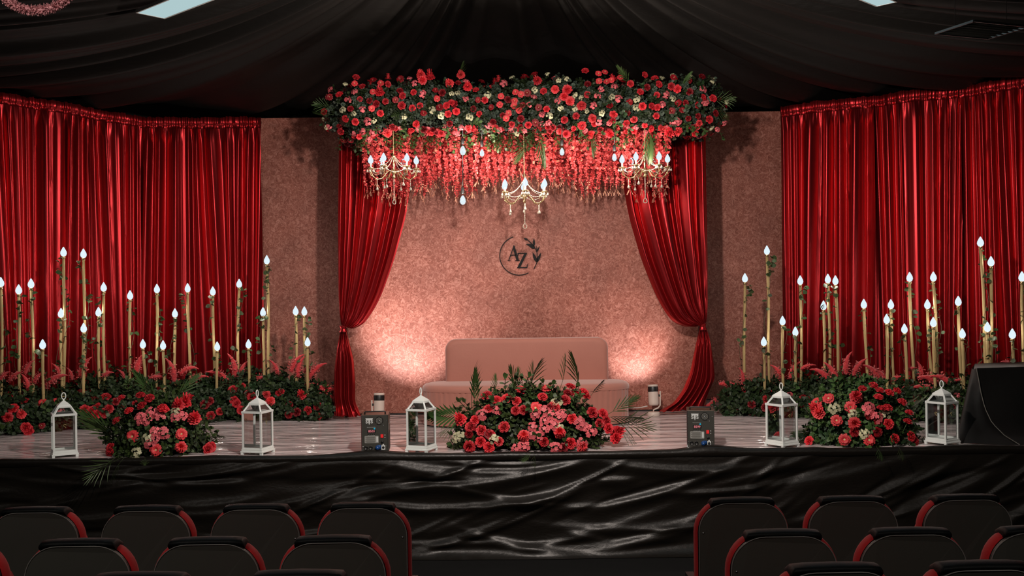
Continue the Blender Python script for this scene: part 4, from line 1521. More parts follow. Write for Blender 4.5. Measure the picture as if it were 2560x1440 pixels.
def strand_mesh(name, L_, seed):
    """hanging wisteria strand; z runs down from 0 to -L_"""
    r = random.Random(seed)
    mb = MB()
    n = int(L_ / .019)
    pts = [Vector((.012 * math.sin(i * .5 + seed) , .012 * math.cos(i * .37 + seed), -L_ * i / n)) for i in range(n + 1)]
    o = mb.tube(pts, .003, 3, caps=False)
    for i in range(1, n + 1):
        t = i / n
        for k in range(5 if t < .9 else 2):
            root = o + i * 3 + k % 3
            a = r.random() * 2 * PI
            sz = r.uniform(.024, .044) * (1.05 - .55 * max(0, t - .5) * 2)
            d = Vector((math.cos(a), math.sin(a), r.uniform(-1.0, .25))).normalized()
            s = d.orthogonal().normalized(); s = Quaternion(d, r.random() * 6.28) @ s
            p0 = Vector(mb.v[root])
            b = len(mb.v)
            mi = 1 if (t > .95 or r.random() < .03) else 0
            mb.v += [tuple(p0 + d * sz * .55 - s * sz * .42), tuple(p0 + d * sz * .55 + s * sz * .42), tuple(p0 + d * sz + s * sz * .15 + d.cross(s) * sz * .25), tuple(p0 + d * sz * .9 - s * sz * .2 - d.cross(s) * sz * .1)]
            mb.f += [(root, b + 1, b), (b, b + 1, b + 2, b + 3)]; mb.mi += [mi, mi]
    # forked tip
    for k in range(4):
        root = o + n * 3 + k % 3
        p0 = Vector(mb.v[root]); d = Vector((r.uniform(-.5, .5), r.uniform(-.5, .5), -1)).normalized(); s = d.orthogonal().normalized() * .0018
        b = len(mb.v); LL = r.uniform(.04, .075)
        mb.v += [tuple(p0 + d * LL * .6 + s), tuple(p0 + d * LL * .6 - s), tuple(p0 + d * LL + s * 1.6), tuple(p0 + d * LL - s * 1.6)]
        mb.f += [(root, b, b + 1), (b, b + 2, b + 3, b + 1)]; mb.mi += [1, 1]
    return mb.mesh(name, [MT['strand'], MT['strandtip']])


ROSE = [rose_mesh('rose', .045, MT['rose'], o_, s_) for o_, s_ in ((1., 1), (.8, 2), (1.1, 3))]
BUD = [rose_mesh('rose_bud', .046, MT['rose'], .35, s_) for s_ in (4, 5)]
DROSE = [rose_mesh('rose', .042, MT['dark'], .9, s_) for s_ in (6, 7)]
GERB = [daisy_mesh('gerbera', .052, MT['coral'], 15, 2, s_, .5) for s_ in (1, 2)]
DAHL = [daisy_mesh('dahlia', .054, MT['coral'], 13, 4, 3, .25, .16, .1), daisy_mesh('dahlia', .056, MT['rose'], 12, 4, 4, .2, .2, .1)]
DDAI = [daisy_mesh('dark_daisy', .044, MT['dark'], 11, 2, 5, .35)]
PINK = [blossom_mesh('pink_blossom', .050, MT['pink'], 8, s_) for s_ in (1, 2, 3)]
IVORY = [blossom_mesh('ivory_blossom', .036, MT['white2'], 9, s_) for s_ in (4, 5)]
CEN = centre_mesh('flower_centre', .050, MT['cream2'])
CEND = centre_mesh('flower_centre', .034, MT['cream2'])
SPRIG = [sprig_mesh('leaf_sprig', .17, MT['leaf'], 9, .34, .34, s_) for s_ in (1, 2, 3)]
EUC = [sprig_mesh('eucalyptus_sprig', .15, MT['leaf2'], 11, .52, .24, s_, .15, .9) for s_ in (4, 5)]
RUSC = [sprig_mesh('ruscus_sprig', .24, MT['palm'], 12, .30, .26, s_, .2, .8) for s_ in (6, 7)]
FROND = [frond_mesh('palm_frond', .42, MT['palm'], 15, .35, .55, .011, 1., 1), frond_mesh('palm_frond', .46, MT['palm'], 12, .15, .74, .013, .5, 2)]
BLADE = [frond_mesh('palm_frond', .42, MT['palm'], 8, .10, .85, .009, .24, 3), frond_mesh('palm_frond', .40, MT['palm'], 7, .22, .80, .008, .36, 4)]
THIN = [frond_mesh('palm_frond', .42, MT['palm'], 7, .25, .95, .0055, .55, 5)]
SPIKE = [spike_mesh('amaranth_spike', .19, [MT['spike'], MT['berry']], s_) for s_ in (1, 2, 3, 4)]
STRAND = {}


def rd():
    return random.random()


def put(kind, protos, parent, p, d, sc=1., jit=.35):
    d = Vector(d) + Vector((random.gauss(0, jit), random.gauss(0, jit), random.gauss(0, jit)))
    if kind in ('gerbera', 'rose', 'dahlia', 'dark_daisy') and d.y > -.15:
        d.y = -.15 - rd() * .3
    me = random.choice(protos)
    o = ob(me.name.split('.')[0], me, parent, p, to_dir(d, rd() * 6.28), sc)
    if kind == 'gerbera':
        ob('flower_centre', CEN, o)
    elif kind == 'dark_daisy':
        ob('flower_centre', CEND, o)
    return o


def arr_of(me):
    v = np.empty(len(me.vertices) * 3, np.float32); me.vertices.foreach_get('co', v)
    me.calc_loop_triangles()
    t = np.empty(len(me.loop_triangles) * 3, np.int32); me.loop_triangles.foreach_get('vertices', t)
    return v.reshape(-1, 3), t.reshape(-1, 3)


def scatter_stuff(name, protos, mats, parent, items):
    """joins many small copies into one stuff part; items: (proto index, position, quaternion, scale)"""
    A = [arr_of(p) for p in protos]
    VS, FS, MI = [], [], []
    off = 0
    for k, p, q, s in items:
        v, t = A[k]
        R_ = np.array(q.to_matrix()) * s
        VS.append(v @ R_.T + np.array(p)); FS.append(t + off); MI.append(np.full(len(t), k)); off += len(v)
    me = np_mesh(name, np.concatenate(VS), np.concatenate(FS), mats, True, np.concatenate(MI))
    return ob(name, me, parent, kind='stuff')


class Darts:
    def __init__(s):
        s.p = []
    def ok(s, p, r):
        for q, rq in s.p:
            if (q - p).length < (r + rq) * .5:
                return False
        s.p.append((Vector(p), r)); return True


# ================================================================ the floral canopy
can0 = P(1312, 279, 10.30)
can = thing('floral_canopy', 'long overhead box of green foliage packed with red roses and daisies above the settee', 'flower canopy', tuple(can0))
CA, CB, CCz = 1.97, .36, .215
mb = MB(); mb.box((0, 0, .02), (2 * CA - .34, 2 * CB - .24, 2 * CCz - .20))
ob('foam_shade_core', mb.mesh('foam_shade_core', MT['foam'], False), can)  # core added to darken the canopy's inside between the leaves
mb = MB()
for sx in (-1, 1):
    mb.bar((sx * 1.86, .26, -.30), (sx * 1.86, .26, .2), .03)
mb.bar((-1.86, .26, -.26), (1.86, .26, -.26), .03)
ob('support_frame', mb.mesh('support_frame', MT['blackp'], False), can, kind='stuff')


def can_pt():
    k = rd()
    x, z, y = random.uniform(-1, 1), random.uniform(-1, 1), random.uniform(-1, 1)
    if k < .62:
        y = -1
    elif k < .80:
        z = -1
    elif k < .90:
        x = -1 if rd() < .5 else 1
    else:
        z = 1
    e = 6
    n = (abs(x) ** e + abs(y) ** e + abs(z) ** e) ** (1 / e)
    x, y, z = x / n, y / n, z / n
    nrm = Vector((math.copysign(abs(x) ** 5, x) / CA * .6, math.copysign(abs(y) ** 5, y) / CB * .6, math.copysign(abs(z) ** 5, z) / CCz * .6)).normalized()
    # the box bulges and dips a little along its length
    zz = z * CCz * (1 + .10 * math.sin(x * 7 + 1)) + .022 * math.sin(x * 9)
    return Vector((x * CA, y * CB, zz)), nrm


def can_px(px, py):
    best = None
    Y = can0.y - CB
    p = P(px, py, Y) - can0
    ex = max(0, abs(p.x) - CA + .12); ez = max(0, abs(p.z) - CCz + .08)
    p = P(px, py, Y + min(.25, ex * .9 + ez * .6)) - can0
    return p, Vector((p.x / CA * .5 * (abs(p.x) > 1.7), -1, p.z / CCz * .45)).normalized()


darts = Darts()
z3 = lambda x, y: (780 + x / 4.737, 150 + y / 4.737)
z4 = lambda x, y: (1280 + x / 4.737, 150 + y / 4.737)
for q in [z3(*a) for a in ((2240, 470), (2225, 550), (2410, 430), (2475, 450), (2400, 515), (2390, 560), (2330, 630), (2450, 605), (2300, 680), (830, 345), (1490, 495), (740, 430), (525, 350), (725, 590))] + \
         [z4(*a) for a in ((1015, 245), (1090, 230), (1020, 320), (1110, 325), (1165, 310), (1270, 285), (80, 600))]:
    p, n = can_px(*q); darts.ok(p, .05); put('gerbera', GERB, can, p + n * .11, n, .66, .15)
for q in [z3(*a) for a in ((1320, 310), (1300, 260), (1410, 290), (1640, 345), (1850, 380), (1770, 260), (905, 830), (820, 440))] + \
         [z4(*a) for a in ((300, 315), (505, 400), (645, 400), (680, 510), (815, 560), (940, 680), (1140, 830), (820, 750), (610, 470), (1950, 800), (1835, 810))]:
    p, n = can_px(*q); darts.ok(p, .07); put('dahlia', DAHL, can, p + n * .10, n, random.uniform(.82, .95), .2)
for q in [z3(*a) for a in ((1085, 465), (1945, 405), (2050, 505), (825, 635), (1075, 560), (1200, 585), (1290, 560), (1600, 560), (1660, 530), (1715, 615), (1620, 640), (885, 520), (540, 280), (390, 450), (530, 720), (460, 690), (1985, 640), (2365, 740), (915, 350), (1215, 430))] + \
         [z4(*a) for a in ((370, 415), (860, 210), (1560, 250), (1725, 345), (1870, 365), (1940, 390), (1700, 450), (1390, 340), (1640, 560), (1705, 570), (1430, 690), (615, 695), (405, 590), (1190, 640), (1185, 700), (1430, 800), (1340, 730), (2270, 690), (2150, 830), (1505, 420), (1530, 560), (2200, 470), (2310, 480))]:
    p, n = can_px(*q); darts.ok(p, .06); put('rose', ROSE, can, p + n * .10, n, random.uniform(.62, .80), .22)


def fill(n, kind, protos, s0, s1, rad, lift=.085, jit=.3):
    c = t = 0
    while c < n and t < n * 40:
        t += 1
        p, nr = can_pt()
        if nr.y > .3 or not darts.ok(p, rad):
            continue
        put(kind, protos, can, p + nr * lift, nr + Vector((0, -.35, 0)), random.uniform(s0, s1), jit); c += 1


fill(24, 'rose', ROSE, .6, .8, .075)
fill(62, 'rose', DROSE, .65, .85, .07)
fill(46, 'dark_daisy', DDAI, .7, .95, .065)
fill(64, 'pink', PINK, .6, .85, .065)
fill(64, 'ivory', IVORY, .7, 1.1, .055)
fill(14, 'dahlia', DAHL, .65, .85, .075)
# a denser band of coral flowers along the lower edge
for k in range(95):
    x = random.uniform(-1.95, 1.9)
    p = Vector((x, random.uniform(-.46, -.30), -CCz - .02 + .03 * math.sin(x * 9) + random.gauss(0, .025)))
    put('rose', random.choice((ROSE, PINK, PINK, DAHL, DROSE)), can, p, (0, -1, -.5), random.uniform(.5, .78), .4)
# sprigs: the ones that show largest as parts, the rest joined
for k in range(290):
    p, nr = can_pt()
    while nr.y > .3:
        p, nr = can_pt()
    low = p.z < -CCz * .6
    pr = random.choice(RUSC if low and rd() < .7 else (EUC if rd() < .62 else SPRIG))
    d = nr + Vector((random.gauss(0, .5), random.gauss(0, .3) - .2, random.gauss(0, .5) - (.9 if low else 0)))
    ob(pr.name.split('.')[0], pr, can, p - nr * .03, to_dir(d, rd() * 6.28), random.uniform(.6, .88))
items = []
for k in range(2300):
    p, nr = can_pt()
    if nr.y > .5:
        continue
    d = nr + Vector((random.gauss(0, .5), random.gauss(0, .3), random.gauss(0, .5)))
    items.append((random.choice((0, 0, 0, 1, 1)), p - nr * random.uniform(.02, .07), to_dir(d, rd() * 6.28), random.uniform(.5, .75)))
scatter_stuff('foliage', [EUC[0], SPRIG[0]], [MT['leaf2'], MT['leaf']], can, items)
for (px, py), d, s in (((836, 272), (-1, -.3, .25), .42), ((836, 285), (-1, -.35, -.3), .40), ((1772, 252), (1, -.3, .1), .5), ((1768, 268), (1, -.2, -.5), .45), ((1700, 222), (.3, -.8, .6), .4), ((1145, 218), (.1, -.5, 1), .5),
                       ((1010, 280), (-.5, -1, -.4), .62), ((1620, 310), (0, -.7, -1), .85), ((1350, 262), (-.8, -.8, .1), .6), ((1325, 328), (-.25, -.5, -1), .75), ((1345, 328), (.25, -.5, -1), .75), ((1580, 215), (-.6, -.6, .6), .6),
                       ((980, 330), (0, -.4, -1), .5), ((1060, 332), (.2, -.4, -1), .5), ((1480, 330), (-.1, -.4, -1), .5), ((1225, 335), (.1, -.5, -1), .4)):
    p, n = can_px(px, py)
    ob('palm_frond', random.choice(THIN if abs(d[0]) > .7 else BLADE), can, p + Vector((0, .0, 0)), to_dir(d, rd() * 6.28), s)
for k in range(60):
    x = random.uniform(-1.72, 1.55)
    p = Vector((x, random.uniform(-.36, -.2), -CCz - .03))
    ob('trailing_sprig', random.choice(RUSC), can, p, to_dir((random.gauss(0, .25), -.2, -1), rd() * 6.28), random.uniform(.5, .9))

# ================================================================ the curtain of hanging coral flowers
han0 = P(1297, 335, 10.25)
han = thing('hanging_flower_curtain', 'dense curtain of coral artificial wisteria strands hanging below the floral canopy', 'hanging flowers', tuple(han0))
x0, x1 = P(918, 420, 10.2).x - han0.x, P(1672, 420, 10.2).x - han0.x
mb = MB()
for yy in (-.18, 0, .18):
    mb.bar((x0, yy, .06), (x1, yy, .06), .018)
ob('hanging_rail', mb.mesh('hanging_rail', MT['blackp'], False), han, kind='stuff')
NS = 150
for i in range(NS):
    x = x0 + (x1 - x0) * (i + .5 + random.uniform(-.5, .5)) / NS
    row = i % 3
    # the lower edge of the curtain in the photograph
    pxx = 1280 + (x + han0.x) / 10.2 * F
    bot = np.interp(pxx, [915, 960, 1000, 1060, 1100, 1150, 1200, 1260, 1290, 1380, 1440, 1470, 1520, 1560, 1600, 1640, 1680], [480, 492, 500, 488, 482, 495, 490, 470, 455, 470, 488, 498, 482, 470, 488, 490, 500])
    L_ = (bot - 335) / F * 10.2 * random.choice((.82, .9, .96, 1.0, 1.02, 1.06)) + .02
    key = (round(L_ / .05), i % 3)
    if key not in STRAND:
        STRAND[key] = strand_mesh('strand', key[0] * .05, len(STRAND) + 1)
    ob('strand', STRAND[key], han, (x, (-.20, 0, .20)[row] + random.uniform(-.06, .06), .05), Quaternion((0, 0, 1), rd() * 6.28))


# ================================================================ chandeliers and pendant bulbs
def lathe_mesh(name, prof, n, mat):
    mb = MB(); mb.lathe(prof, n); return mb.mesh(name, mat)
CANDLE = lathe_mesh('candle_tube', [(.0085, 0), (.0085, .055), (.006, .058), (0, .058)], 8, MT['cream'])
CUPM = lathe_mesh('candle_cup', [(.004, -.012), (.030, -.006), (.036, .004), (.034, .006), (.012, .002), (.012, .010), (0, .010)], 10, MT['brass'])
FLAME = lathe_mesh('bulb', [(.008, 0), (.017, .010), (.0215, .026), (.019, .044), (.011, .062), (.004, .078), (0, .082)], 10, MT['bulb'])
DROP = lathe_mesh('crystal_drop', [(0, 0), (.003, -.004), (.012, -.022), (.016, -.034), (.012, -.044), (0, -.048)], 8, MT['crystal'])


def bead_string(name, a, b, sag, n, r, parent):
    """one string of beads: knots of the string swell into beads, so it stays one piece"""
    a, b = Vector(a), Vector(b)
    pts, rs = [], []
    for i in range(n * 4 + 1):
        t = i / (n * 4)
        pts.append(a.lerp(b, t) + Vector((0, 0, -sag * 4 * t * (1 - t))))
        rs.append((.25, .9, 1., .9)[i % 4] * r)
    mb = MB(); mb.tube(pts, rs, 6)
    return ob(name, mb.mesh(name, MT['crystal']), parent)


def chandelier(px, py_bulb, Y, label, first=None, rz=0., hang_to=3.0):
    b = P(px, py_bulb, Y)
    if first is not None:
        t = copy_tree(first); t.location = b; t.rotation_euler = (0, 0, rz); t['label'] = label
        for ch in t.children:
            if ch.name.startswith('hanging_chain'):
                ch.scale = (1, 1, (hang_to - b.z - .075) / first['chain_len'])
    else:
        t = thing('chandelier', label, 'chandelier', tuple(b), rz, 'crystal chandeliers among the hanging flowers')
        mb = MB(); mb.lathe([(0, -.17), (.010, -.165), (.020, -.15), (.010, -.135), (.014, -.12), (.030, -.105), (.016, -.09), (.008, -.05), (.014, -.03), (.008, -.01), (.007, .04), (.022, .055), (.006, .07), (0, .075)], 12)
        ob('column', mb.mesh('column', MT['brass']), t)
        n = 6
        for k in range(n):
            a = 2 * PI * k / n + .35
            ca, sa = math.cos(a), math.sin(a)
            pr = [(.015, -.105), (.045, -.085), (.075, -.115), (.115, -.165), (.165, -.175), (.205, -.145), (.225, -.10), (.226, -.072)]
            mb = MB(); mb.tube([(r_ * ca, r_ * sa, z) for r_, z in pr], [.006, .0065, .006, .006, .006, .0055, .005, .005], 6)
            arm = ob('arm', mb.mesh('arm', MT['brass']), t)
            mb = MB()
            cur = [((.205 - .035 * math.cos(q_) * (1 - q_ / 9)) , -.125 + .032 * math.sin(q_) * (1 - q_ / 9)) for q_ in np.linspace(0, 5.2, 16)]
            mb.tube([(r_ * ca - .0 * sa, r_ * sa, z) for r_, z in cur], .0032, 5)
            ob('scroll', mb.mesh('scroll', MT['brass']), arm)
            e = Vector((.226 * ca, .226 * sa, -.066))
            ob('candle_cup', CUPM, arm, e)
            ob('candle_tube', CANDLE, arm, e + Vector((0, 0, .006)), sc=(1, 1, .75))
            ob('bulb', FLAME, arm, e + Vector((0, 0, .046)), sc=(1.3, 1.3, 1.05))
            for q in range(5):
                aa_ = a + (q - 1) * 1.257
                ob('crystal_drop', DROP, arm, e + Vector((.034 * math.cos(aa_), .034 * math.sin(aa_), -.006)), sc=.72)
            a2 = a + PI / n
            f = Vector((.13 * math.cos(a2), .13 * math.sin(a2), -.10))
            bead_string('bead_string', (.016 * ca, .016 * sa, .05), tuple(e + Vector((0, 0, .0))), .045, 12, .0048, t)
            e2 = Vector((.226 * math.cos(a + 2 * PI / n), .226 * math.sin(a + 2 * PI / n), -.066))
            bead_string('bead_string', tuple(e), tuple(e2), .055, 9, .0045, t)
            # strings hanging from the lowest bend of the arm
            g0 = Vector((.165 * ca, .165 * sa, -.18))
            ln = (.05, .03, .06)[k % 3]
            bead_string('bead_string', tuple(g0), tuple(g0 - Vector((0, 0, ln))), 0, max(3, int(ln / .012)), .0042, t)
            ob('crystal_drop', DROP, t, g0 - Vector((0, 0, ln)), sc=.9)
        bead_string('bead_string', (0, 0, -.165), (0, 0, -.37), 0, 15, .0052, t)
        mb = MB(); mb.tube([(.020 * math.sin(q) * (1.1 - .5 * math.cos(q)) * .8, 0, -.395 + .024 * math.cos(q)) for q in np.linspace(0, 2 * PI, 20)], .0045, 6, caps=False)
        ob('pendant_loop', mb.mesh('pendant_loop', MT['crystal']), t)
        cl = hang_to - b.z - .075
        t['chain_len'] = cl
        mb = MB(); nl = int(cl / .02)
        mb.tube([(.0, 0, cl * i / (nl * 2)) for i in range(nl * 2 + 1)], [(.0025, .006)[i % 2] for i in range(nl * 2 + 1)], 5)
        ob('hanging_chain', mb.mesh('hanging_chain', MT['brass']), t, (0, 0, .075))
    return t


ch1 = chandelier(1311, 466, 9.92, 'crystal chandelier hanging lowest, above the monogram in the middle', None, .2)
chandelier(984, 405, 9.90, 'crystal chandelier among coral strands, pink tinsel garland side of the middle one', ch1, .9)
chandelier(1612, 402, 9.90, 'crystal chandelier among coral strands, black speaker side of the middle one', ch1, -.35)
for px, py, pw in ((1311, 470, 26), (984, 405, 24), (1612, 402, 24)):
    for dx in (-28, 28):
        lamp('chandelier_glow', 'POINT', P(px + dx, py - 12, 9.66), pw * .30, (1.0, .84, .70), shadow_soft_size=.03)


def pendant(px, py, Y, label, size=1.):
    b = P(px, py, Y)
    t = thing('pendant_bulb', label, 'pendant lamp', tuple(b), 0, 'bare pendant bulbs among the hanging flowers')
    s = size
    mb = MB(); mb.lathe([(0, -.058), (.022, -.052), (.038, -.034), (.045, -.008), (.040, .018), (.026, .040), (.015, .056), (.014, .066), (0, .066)], 16)
    ob('glass_globe', mb.mesh('glass_globe', MT['bulbglass']), t, sc=s)
    mb = MB(); mb.lathe([(0, -.036), (.014, -.030), (.022, -.012), (.018, .010), (.008, .03), (0, .034)], 10)
    ob('glowing_core', mb.mesh('glowing_core', MT['bulb']), t, sc=s * 1.35)
    mb = MB(); mb.lathe([(.0155, .060), (.0165, .064), (.0165, .115), (.010, .125), (0, .125)], 12)
    ob('socket', mb.mesh('socket', MT['blackp']), t)
    mb = MB(); mb.tube([(0, 0, .12), (.004, 0, .3), (0, 0, max(.34, 3.0 - b.z))], .0045, 5)
    ob('cord', mb.mesh('cord', MT['blackp']), t)
    lamp('pendant_glow', 'POINT', b + Vector((0, -.085, 0)), 6, (1.0, .86, .74), shadow_soft_size=.03)
    return t


pendant(1157, 376, 9.88, 'round clear pendant bulb high beside the chandelier on the garland side, first of two neighbours')
pendant(1205, 382, 9.92, 'pendant bulb high between the round bulb and the middle chandelier', .8)
pendant(1157, 500, 9.88, 'round clear pendant bulb hanging lowest, below the coral strands on a long cord')
pendant(1405, 379, 9.90, 'pendant bulb high between the middle chandelier and the speaker side chandelier', .8)
pendant(1536, 393, 9.86, 'pendant bulb just beside the speaker side chandelier', .8)


# ================================================================ flower beds along both sides
LB = Path([(-6.2, 8.75), (-5.0, 9.72), (-4.05, 10.32), (-3.08, 10.60), (-1.98, 10.56)], smooth=14)
RB = Path([(2.22, 10.52), (3.05, 10.22), (4.2, 9.75), (5.3, 9.1), (6.2, 8.5)], smooth=14)


def bed(path, label, spikes, flowers, base_seed, fade, hk=1.):
    cx, cy, _, _ = (float(q) for q in path.at(path.len / 2))
    t = thing('flower_bed', label, 'flower bed', (cx, cy, 0))
    o0 = Vector((cx, cy, 0))

    def surf(u, th, k=1.):
        x, y, nx_, ny_ = (float(q) for q in path.at(u))
        e = 1.
        for end in (0, path.len):
            if fade[0 if end == 0 else 1]:
                e = min(e, .45 + abs(u - end) / .5)
        e = min(e, 1.)
        h = (.33 + .05 * math.sin(u * 5 + base_seed)) * e * hk
        dpt = .34
        p = Vector((x - nx_ * dpt * (1 - math.cos(th) * k), y - ny_ * dpt * (1 - math.cos(th) * k), h * math.sin(th) * k + .01))
        return p - o0, Vector((nx_ * math.cos(th), ny_ * math.cos(th), math.sin(th)))

    def u_at(px):
        return path.u_of_px(px)

    g = []
    for u in np.linspace(0, path.len, 50):
        x, y, nx_, ny_ = (float(q) for q in path.at(u))
        row = []
        for th in np.linspace(0, PI * .98, 12):
            p, _ = surf(u, th, .86); p.z *= .9; p.z = max(p.z, .002); row.append(p)
        g.append(row)
    mb = MB(); mb.grid(g)
    n = len(g[0]); mb.f.append(tuple(reversed(range(n)))); mb.mi.append(0); mb.f.append(tuple((len(g) - 1) * n + k for k in range(n))); mb.mi.append(0)
    ob('foam_shade_mound', mb.mesh('foam_shade_mound', MT['foam']), t)  # foam mound kept near black so gaps in the bed look shaded
    vis = [(u_at(-20), u_at(850))] if path is LB else [(u_at(1770), u_at(2580))]
    ua, ub = vis[0]
    items = []
    for k in range(2100):
        u = random.uniform(max(0, ua - .5), min(path.len, ub + .4)); th = random.uniform(0, 1) ** 1.1 * 1.9
        p, nr = surf(u, th)
        d = nr + Vector((random.gauss(0, .45), random.gauss(0, .45), random.gauss(.25, .45)))
        items.append((random.choice((0, 0, 1)), p - nr * random.uniform(.06, .12), to_dir(d, rd() * 6.28), random.uniform(.6, 1.0)))
    scatter_stuff('foliage', [SPRIG[1], RUSC[0]], [MT['leaf'], MT['leaf']], t, items)
    for k in range(190):
        u = random.uniform(ua, ub); th = random.uniform(.1, 1.7)
        p, nr = surf(u, th)
        d = nr + Vector((random.gauss(0, .4), random.gauss(0, .4), random.gauss(.5, .4)))
        pr = random.choice((SPRIG[0], SPRIG[2], RUSC[1], SPRIG[1]))
        ob(pr.name.split('.')[0], pr, t, p - nr * .09, to_dir(d, rd() * 6.28), random.uniform(.75, 1.1))
    dt = Darts()

    def at_px(px, py):
        """the point of the mound that shows there"""
        u = u_at(px)
        best = None
        for uu in np.linspace(max(0, u - .5), min(path.len, u + .5), 21):
            for th in np.linspace(.05, 1.6, 16):
                p, nr = surf(uu, th)
                w = p + o0
                x, z = w.x / w.y, (w.z - HC) / w.y
                uu_, vv = CR * x - SR * z, SR * x + CR * z
                e = (1280 + F * uu_ - px) ** 2 + (720 - F * vv - py) ** 2
                if best is None or e < best[0]:
                    best = (e, p, nr)
        return best[1], best[2]

    for kind, px, py in flowers:
        p, nr = at_px(px, py); dt.ok(p, .08)
        pr = dict(r=ROSE, k=DROSE, d=DAHL, g=GERB, x=DDAI, p=PINK)[kind]
        put({'g': 'gerbera', 'x': 'dark_daisy', 'd': 'dahlia'}.get(kind, 'rose'), pr, t, p + (Vector((0, 0, HC)) - p - o0).normalized() * .11, nr + Vector((0, -.6, .1)), random.uniform(.85, 1.08), .2)
    c = 0
    while c < 46:
        u = random.uniform(ua, ub); th = random.uniform(.15, 1.25)
        p, nr = surf(u, th); c += 1
        if not dt.ok(p, .10):
            continue
        k, pr = random.choice((('rose', ROSE), ('rose', DROSE), ('dark_daisy', DDAI), ('pink', PINK), ('rose', DROSE)))
        put(k, pr, t, p + nr * .05, nr + Vector((0, -.5, .2)), random.uniform(.7, .95), .3)
    for (tx, ty), (bx_, by_) in spikes:
        u = u_at(bx_)
        x, y, nx_, ny_ = (float(q) for q in path.at(u))
        Yb = y - ny_ * .22
        a, b = P(bx_, by_, Yb), P(tx, ty, Yb - .03)
        d = b - a
        sd = Vector((0, 0, 1))
        o = ob('amaranth_spike', random.choice(SPIKE), t, a - o0, None, max(.75, min(1.6, d.length / .135)))
        # lean the spike: its own curve runs in +x
        zx = d.normalized()
        side = Vector((1 if d.x >= 0 else -1, -.3, 0))
        yx = zx.cross(side).normalized(); xx = yx.cross(zx).normalized()
        # undo the built-in lean (the tip sits about 27 degrees over towards +x)
        m = Matrix((xx, yx, zx)).transposed() @ Matrix.Rotation(-.30, 3, 'Y')
        o.rotation_mode = 'QUATERNION'; o.rotation_quaternion = m.to_quaternion()
    return t


z1 = lambda x, y: (x / 4, 860 + y / 4)
z2 = lambda x, y: (560 + x / 4, 820 + y / 4)
z7 = lambda x, y: (1700 + x / 2.976, 560 + y / 2.976)
z5 = lambda x, y: (1920 + x / 4, 860 + y / 4)
Ls = [(z1(*a), z1(*b)) for a, b in (((310, 185), (250, 300)), ((880, 165), (800, 330)), ((545, 215), (590, 300)), ((650, 300), (450, 420)), ((1420, 130), (1360, 310)), ((1685, 160), (1740, 380)), ((1935, 225), (1800, 300)),
                                   ((2045, 325), (1900, 380)), ((1620, 330), (1490, 345)), ((1110, 285), (1020, 330)), ((2120, 260), (2290, 390)), ((2310, 145), (2350, 330)), ((2450, 200), (2400, 330)), ((75, 285), (0, 360)),
                                   ((410, 290), (340, 390)), ((190, 290), (90, 370)), ((240, 330), (280, 470)), ((690, 260), (720, 360)), ((1200, 275), (1250, 345)), ((500, 340), (470, 440)))]
Ls += [(z2(*a), z2(*b)) for a, b in (((400, 500), (230, 530)), ((480, 345), (540, 470)), ((760, 290), (670, 440)), ((780, 320), (740, 490)), ((975, 370), (840, 510)), ((875, 560), (780, 640)), ((1110, 610), (930, 590)), ((1140, 710), (1000, 650)), ((850, 390), (800, 440)))]
Lf = [(k, *z1(x, y)) for k, x, y in (('r', 60, 465), ('r', 250, 565), ('g', 435, 585), ('g', 585, 570), ('r', 790, 505), ('r', 855, 470), ('r', 130, 650), ('d', 205, 715), ('d', 65, 750), ('r', 240, 830), ('r', 265, 870), ('r', 1065, 530), ('r', 960, 645), ('d', 1080, 640),
                                    ('r', 1030, 675), ('r', 945, 715), ('r', 840, 645), ('r', 900, 680), ('r', 1880, 540), ('r', 1335, 590), ('r', 1400, 430), ('r', 1300, 420), ('r', 1750, 410), ('r', 2330, 465), ('r', 2400, 415), ('r', 2490, 495), ('r', 2360, 555),
                                    ('r', 2390, 600), ('r', 2180, 660), ('r', 2395, 670), ('r', 2090, 710), ('k', 2080, 565), ('k', 2030, 600), ('k', 1150, 590), ('k', 420, 520), ('k', 950, 560), ('p', 2000, 430))]
Lf += [(k, *z2(x, y)) for k, x, y in (('r', 290, 680), ('d', 440, 675), ('d', 480, 745), ('r', 560, 640), ('d', 770, 670), ('k', 625, 870), ('r', 825, 830), ('k', 720, 830), ('r', 120, 715), ('r', 145, 760), ('r', 155, 825), ('k', 930, 775))]
Rs = [(z7(*a), z7(*b)) for a, b in (((455, 1095), (465, 1195)), ((400, 1190), (290, 1190)), ((700, 1065), (760, 1160)), ((870, 1045), (820, 1150)), ((985, 1050), (900, 1080)), ((1010, 1065), (1120, 1190)), ((1090, 1030), (1170, 1190)), ((1255, 985), (1240, 1120)),
                                   ((1360, 1020), (1290, 1130)), ((1375, 1035), (1500, 1180)), ((1430, 1130), (1340, 1150)), ((1640, 1135), (1560, 1170)), ((1720, 1080), (1670, 1100)), ((1780, 1050), (1790, 1160)), ((1800, 1140), (1950, 1190)), ((1900, 1110), (2030, 1220)),
                                   ((2085, 1160), (2020, 1190)), ((1680, 1200), (1760, 1230)), ((1760, 1215), (1900, 1240)), ((440, 1240), (560, 1250)), ((190, 1360), (270, 1300)), ((2405, 1025), (2470, 1060)), ((1480, 1100), (1540, 1190)))]
Rf = [(k, *z7(x, y)) for k, x, y in (('k', 690, 1205), ('r', 660, 1255), ('r', 655, 1300), ('x', 810, 1245), ('r', 905, 1285), ('x', 960, 1290), ('k', 540, 1340), ('r', 1180, 1260), ('k', 1440, 1240), ('r', 1600, 1280), ('k', 1750, 1300), ('k', 380, 1300), ('k', 640, 1360), ('r', 1000, 1350))]
lbed = bed(LB, 'low dark green flower bed with red amaranth spikes, pink tinsel garland side', Ls, Lf, 1., (False, True))
